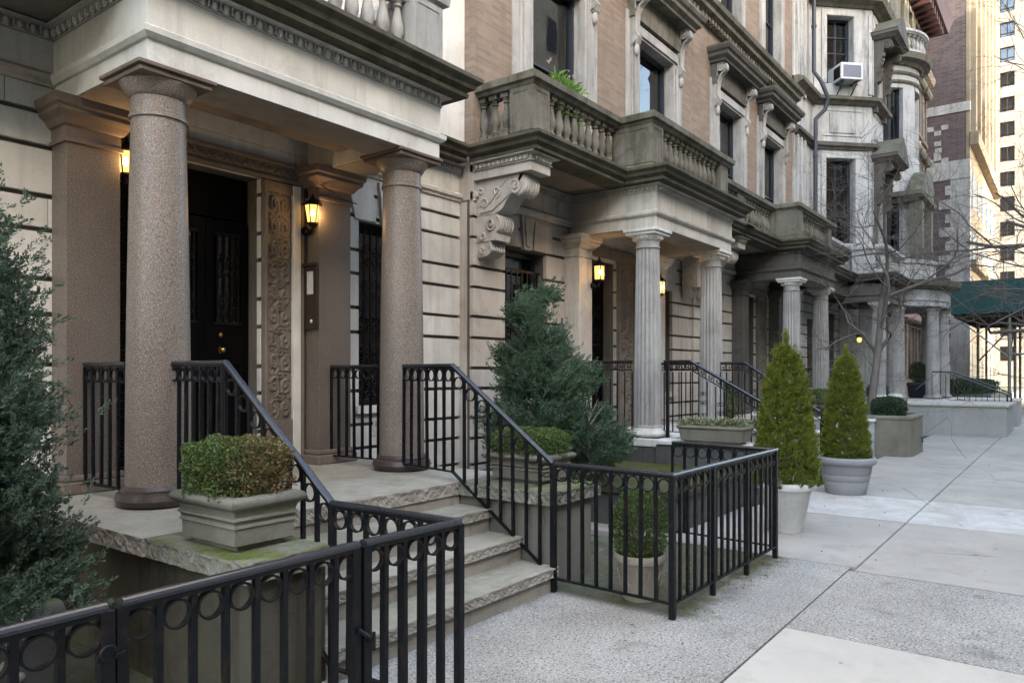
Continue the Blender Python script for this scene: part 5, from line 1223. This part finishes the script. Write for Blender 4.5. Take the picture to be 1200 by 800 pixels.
def juniper(name, loc, lobes, label, nt, k, ll, lw, tl, mat, seed, tr_h, up=.9):
    """lobes: (cx, cy, cz, rx, rz) tapered egg volumes"""
    rs = np.random.RandomState(seed); T = thing(name, loc, label, 'shrub', 'shrubs and small conifers'); x, y, z = loc
    B, D = [], []; vol = np.array([l[3]*l[4] for l in lobes]); vol /= vol.sum()
    for l, f in zip(lobes, vol):
        n = int(nt*f); nc = max(14, int(46*f*2)); ca = rs.uniform(0, 2*PI, nc); cz = rs.beta(1.15, 1.5, nc)
        prof = lambda t: np.sqrt(np.clip(1-((t-.30)/.72)**2, 0, 1))*(1-.15*t) if True else t
        r = prof(cz)*l[3]*rs.uniform(.80, 1.12, nc)
        C = np.stack([l[0]+r*np.cos(ca), l[1]+r*np.sin(ca), l[2]+cz*l[4]], 1)
        ci = rs.randint(0, nc, n); w_ = rs.beta(3.0, 1.1, n)[:, None]
        axis = np.stack([np.full(n, l[0]), np.full(n, l[1]), C[ci, 2]-.12*l[3]], 1)
        p = axis+(C[ci]-axis)*w_+rs.normal(size=(n, 3))*l[3]*.15
        out = C[ci]-axis; out = unit(out)
        d = out+np.array([0, 0, up])+rs.normal(size=(n, 3))*.35
        B.append(p); D.append(d)
    B = np.concatenate(B); D = np.concatenate(D)
    foliage(T, *sprays(B, D, rs.uniform(.6, 1.3, len(B))*tl, k, ll, lw, rs, .75, .35), M[mat], rs, 'crown')
    m = MB()
    m.tube([(x, y, z), (x+.02, y, z+tr_h*.5), (x, y+.02, z+tr_h)], [.045, .032, .012], 8)
    for l in lobes:
        for q in range(16):
            a = rs.uniform(0, 2*PI); zz = l[2]+rs.uniform(.05, .8)*l[4]; rr = l[3]*.75
            m.tube([(l[0], l[1], zz-.12), (l[0]+rr*.5*math.cos(a), l[1]+rr*.5*math.sin(a), zz), (l[0]+rr*math.cos(a), l[1]+rr*math.sin(a), zz+.12)], [.014, .009, .004], 5)
    m.build('trunk', M['bark'], T, smooth=50); return T
juniper('juniper', (1.05, 4.10, .5), [(1.00, 4.12, .50, .64, 1.85), (1.27, 4.15, .62, .40, 1.15), (.82, 4.0, 1.1, .45, 1.5), (1.20, 4.0, .45, .38, .9)], 'large blue green juniper at the left edge, in the relief planter',
        12500, 40, .019, .0078, .09, 'juniper', 11, 2.2)
juniper('juniper', (6.95, 4.5, .41), [(6.52, 4.6, .50, .54, 1.75), (6.55, 4.66, .95, .40, 1.65), (6.88, 4.38, .42, .44, 1.3), (7.00, 4.30, .42, .34, .95), (6.75, 4.55, .5, .52, 1.55), (6.8, 4.1, .42, .40, 1.0), (6.36, 4.35, .42, .40, 1.1), (6.60, 4.62, 1.2, .32, 1.25)], 'large dark green juniper with an uneven top between the two porches',
        13500, 30, .022, .0095, .10, 'juniper2', 12, 1.8)
def thuja(loc, h, r, label, seed):
    rs = np.random.RandomState(seed); T = thing('conifer', loc, label, 'conifer', 'shrubs and small conifers'); x, y, z = loc
    nf = 1150; t = rs.beta(1.0, 1.3, nf); a = rs.uniform(0, 2*PI, nf)
    prof = np.sqrt(np.clip(1-((t-.16)/.86)**2, 0, 1))*(1-.28*t)
    rad = r*prof*rs.uniform(.66, .95, nf); F0 = np.stack([x+rad*np.cos(a), y+rad*np.sin(a), z+t*h*.93], 1)
    tw = 7; ang = (np.linspace(-1, 1, tw)[None]*.75+rs.normal(size=(nf, tw))*.15)
    fa = a+rs.normal(size=nf)*.9                      # plane of each flat fan
    out = np.stack([np.cos(a), np.sin(a), np.zeros(nf)], 1); pl = np.stack([np.cos(fa), np.sin(fa), np.zeros(nf)], 1)
    up_ = unit(out*.45+np.array([0, 0, 1.])+rs.normal(size=(nf, 3))*.12)
    D = up_[:, None]*np.cos(ang)[..., None]+pl[:, None]*np.sin(ang)[..., None]
    B = np.repeat(F0, tw, 0); D = D.reshape(-1, 3); fl = np.repeat(rs.uniform(.7, 1.3, nf), tw)*.068
    foliage(T, *sprays(B, D, fl, 24, .015, .0075, rs, .45, .12), M['thuja'], rs, 'crown')
    tb = 160; B = np.stack([x+rs.normal(size=tb)*.012, y+rs.normal(size=tb)*.012, z+h*rs.uniform(.86, 1.02, tb)], 1)
    m = MB(); m.tube([(x, y, z-.05), (x, y, z+h*.8)], [.03, .01], 8); m.build('trunk', M['bark'], T, smooth=50)
    foliage(T, *sprays(B, np.tile([0, 0, 1.], (tb, 1))+rs.normal(size=(tb, 3))*.15, rs.uniform(.5, 1, tb)*.08, 20, .014, .005, rs, .4, .1), M['thuja'], rs, 'leader')
    return T
thuja((7.74, 2.33, .45), 1.50, .325, 'tall bright green cone shaped conifer in the white pot', 21)
thuja((10.66, 2.42, .44), 1.46, .305, 'bright green cone shaped conifer in the smooth grey pot', 22)
def boxbush(loc, sx, sy, h, label, mat, seed, n=9000, ll=.019, lw=.012, sup=4.0, mat2=None, name='boxwood'):
    rs = np.random.RandomState(seed); T = thing(name, loc, label, 'shrub', 'shrubs and small conifers'); x, y, z = loc
    d = unit(rs.normal(size=(n, 3))); q = (np.abs(d)**sup).sum(1)**(-1/sup)
    lump = 1+.06*np.sin(d[:, 0]*9+seed)*np.cos(d[:, 1]*8)+.05*np.sin(d[:, 2]*11+d[:, 0]*7)
    s = (rs.beta(6, 1.1, n)*q*lump)[:, None]
    P = d*s*np.array([sx/2, sy/2, h/2])+np.array([x, y, z+h/2]); D = d*.8+rs.normal(size=(n, 3))*.8+np.array([0, 0, .35])
    L_, W_ = rs.uniform(.7, 1.3, n)*ll, rs.uniform(.7, 1.2, n)*lw
    if mat2:
        k = (P[:, 0]-x)/sx - (P[:, 1]-y)/sy*.9 + .12*np.sin(P[:, 2]*30)+rs.normal(size=n)*.30+.22*np.sin(P[:, 0]*41+P[:, 2]*33)*np.cos(P[:, 1]*37) > .06
        foliage(T, P[~k], D[~k], L_[~k], W_[~k], M[mat], rs, 'leaves'); foliage(T, P[k], D[k], L_[k], W_[k], M[mat2], rs, 'bronzed_leaves')
    else: foliage(T, P, D, L_, W_, M[mat], rs, 'leaves')
    m = MB()
    for i in range(26):
        a = d[i]*q[i]*.9; m.tube([(x+a[0]*sx*.08, y+a[1]*sy*.08, z-.05), (x+a[0]*sx*.3, y+a[1]*sy*.3, z+h*.3), (x+a[0]*sx*.46, y+a[1]*sy*.46, z+h*(.5+.42*abs(a[2])))], [.008, .005, .003], 4)
    m.build('stems', M['twig'], T); return T
boxbush((2.27, 3.50, .93), .43, .52, .33, 'clipped boxwood half bronze and half green in the planter by the nearest column', 'box', 31, 16000, .017, .011, 4.5, 'boxbronze')
boxbush((5.03, 3.58, .90), .46, .60, .24, 'flat clipped green boxwood in the planter right of the steps', 'box', 32, 13000, .017, .011, 5)
boxbush((4.80, 2.46, .27), .40, .40, .50, 'round fluffy boxwood in the tan pot behind the fence bars', 'box', 33, 9000, .019, .010, 2.3)
boxbush((15.93, 4.12, .93), .5, .75, .34, 'small rounded boxwood at the corner of the sooty porch', 'box', 34, 5000, .028, .018, 2.8)
boxbush((16.5, 2.95, .70), 1.05, .60, .42, 'dark low hedge in the curved concrete bed', 'darkleaf', 35, 9000, .03, .02, 3, name='hedge')
boxbush((17.05, 3.0, .70), .8, .55, .30, 'lower dark leafy shrub at the end of the curved concrete bed', 'darkleaf', 36, 6000, .03, .02, 2.6, name='shrub')
boxbush((12.55, 4.85, .72), .5, .5, .75, 'loose light green shrub behind the key patterned railing', 'box', 37, 5000, .03, .016, 2.2, name='shrub')
boxbush((27.0, 3.95, 1.28), .55, .55, .68, 'dark round topiary ball in the navy planter', 'darkleaf', 38, 6000, .03, .02, 2, name='topiary')
boxbush((23.9, 4.55, .86), .9, .5, .40, 'clipped green hedge between the porch columns behind the bare tree', 'darkleaf', 39, 5000, .035, .022, 4, name='hedge')
boxbush((33.8, 3.3, .80), 7.0, 1.8, .55, 'long dark hedge on the trough under the scaffold shed', 'darkleaf', 40, 16000, .06, .04, 6, name='hedge')
def loose(loc, sx, sy, h, label, mat, seed, n, name='trailing_plant', ll=.07, lw=.022, cat='plant', flowers=0):
    rs = np.random.RandomState(seed); T = thing(name, loc, label, cat); x, y, z = loc
    B = np.stack([x+rs.uniform(-.5, .5, n)*sx, y+rs.uniform(-.5, .5, n)*sy, z+rs.uniform(-.02, .6, n)*h], 1)
    D = np.stack([(B[:, 0]-x)/sx*2, (B[:, 1]-y)/sy*2, rs.uniform(-.2, 1.4, n)], 1)+rs.normal(size=(n, 3))*.5
    foliage(T, B, D, rs.uniform(.6, 1.3, n)*ll, rs.uniform(.7, 1.2, n)*lw, M[mat], rs, 'leaves', .6)
    if flowers:
        B = np.stack([x+rs.uniform(-.5, .5, flowers)*sx, y+rs.uniform(-.5, .5, flowers)*sy, z+h*rs.uniform(.5, 1.0, flowers)], 1)
        B = np.repeat(B, 6, 0); foliage(T, B, rs.normal(size=B.shape)+[0, 0, .5], np.full(len(B), .03), np.full(len(B), .022), M['flower'], rs, 'petals')
    return T
loose((9.12, 3.62, .93), .34, .80, .10, 'variegated trailing leaves filling the long low planter', 'ivy', 51, 1100, flowers=24)
loose((8.05, 5.22, 4.80), .55, .22, .85, 'bright green fern and white flowers behind the balcony rail under the reflecting window', 'fern', 52, 900, 'balcony_plant', .13, .03, flowers=10)
loose((9.15, 5.25, 5.14), .45, .10, .10, 'thin dark plants along the balcony rail between the two pedestals', 'darkleaf', 53, 140, 'balcony_plant', .10, .02)
loose((11.2, 4.95, 5.13), .7, .12, .08, 'small green plants on the projecting balcony above the fluted columns', 'darkleaf', 54, 160, 'balcony_plant', .09, .02)
# bare trees
def bare_tree(loc, label, seed, trunk, r0, fork, n0, spread, depth=5, Lb=1.2, bias=(0, 0, .25), mat='twig'):
    rs = random.Random(seed); T = thing('bare_tree', loc, label, 'tree', 'bare trees by the sidewalk'); x, y, z = loc
    m = MB(); m.tube(trunk, [r0*(1-.35*i/(len(trunk)-1)) for i in range(len(trunk))], 12); m.build('trunk', M['bark'], T, smooth=60)
    b = MB(); bi = Vector(bias)
    def grow(p, d, r, L_, dep):
        pts = [p]; rad = [r]; n = 6; cur = p.copy(); dd = d.copy()
        for i in range(n):
            dd = (dd+Vector((rs.gauss(0, .17), rs.gauss(0, .17), rs.gauss(0, .15)))+bi*.10).normalized(); cur = cur+dd*L_/n; pts.append(cur.copy()); rad.append(r*(1-.5*(i+1)/n))
        b.tube(pts, rad, 7 if r > .02 else 4, caps=False)
        if dep > 0:
            for k in range(rs.choice((3, 3, 4, 4))):
                i = rs.randint(2, n); q = pts[i]
                a = Vector((rs.gauss(0, 1), rs.gauss(0, 1), rs.gauss(.1, .7))).normalized()
                nd = (dd*.75+a*spread).normalized(); grow(q, nd, max(.0035, rad[i]*rs.uniform(.45, .72)), L_*rs.uniform(.55, .85), dep-1)
    top = Vector(trunk[-1])
    for k in range(n0):
        d = Vector(fork[k]).normalized(); q = top if k < 2 else Vector(trunk[-2 if k % 2 else -3]); grow(q, d, r0*.50, Lb*rs.uniform(.9, 1.2), depth)
    b.build('branches', M[mat], T, smooth=60); return T
bare_tree((16.25, 3.25, .70), 'bare grey tree with spreading branches growing from the curved concrete bed', 5,
          [(16.25, 3.25, .68), (16.35, 3.2, 1.2), (16.5, 3.15, 1.9), (16.62, 3.12, 2.5), (16.65, 3.1, 3.1)], .085,
          [(.1, .1, 1), (.5, -.9, .6), (.9, -.9, .9), (-.3, -.5, .9), (.8, .1, .5)], 5, .85, 4, 1.75, (.1, -.15, .05))
bare_tree((21, -1.5, 0), 'bare street tree at the kerb reaching in from the right edge', 9,
          [(21, -1.5, -.05), (21.1, -1.5, 2), (21, -1.4, 4.2), (21.1, -1.3, 6.2)], .15,
          [(.2, .6, 1), (-.3, .9, .6), (-.9, .7, .5), (.6, .9, .25), (.9, .6, .8), (.1, 1, -.05), (-.4, 1, 0.2)], 7, .7, 4, 3.3, (0, .2, .16))
bare_tree((42, -1.5, 0), 'bare street tree farther down the kerb beside the scaffold shed', 14,
          [(42, -1.5, -.05), (42, -1.5, 3), (42.1, -1.3, 6.5)], .17,
          [(.2, .6, 1), (-.3, .9, .6), (.6, .9, .4), (-.5, 1, .1), (.9, .6, .8)], 5, .75, 4, 3.2, (0, .15, .2))
# fallen leaves and grit on the ground behind the fence
rs = np.random.RandomState(77); n = 500
P = np.stack([rs.uniform(4.7, 6.6, n), rs.uniform(1.9, 3.0, n), np.full(n, .003)], 1); k = 350
P2 = np.stack([rs.uniform(.2, 2.0, k), rs.uniform(2.3, 4.6, k), np.full(k, -.05)], 1); P = np.concatenate([P, P2])
q = 160; P3 = np.stack([rs.uniform(3.5, 12, q), rs.beta(1.2, 3, q)*-2.2+3.0, np.full(q, .005)], 1); P = np.concatenate([P, P3])
D = rs.normal(size=P.shape)*[1, 1, .15]; me = leaf_mesh('leaf_litter', P, D, rs.uniform(.01, .03, len(P)), rs.uniform(.006, .015, len(P)), M['boxbronze'], rs)
o = bpy.data.objects.new('leaf_litter', me); COL.objects.link(o); tag(o, 'scattered dead leaves and grit on the mossy ground behind the fences', 'leaf litter', kind='stuff')
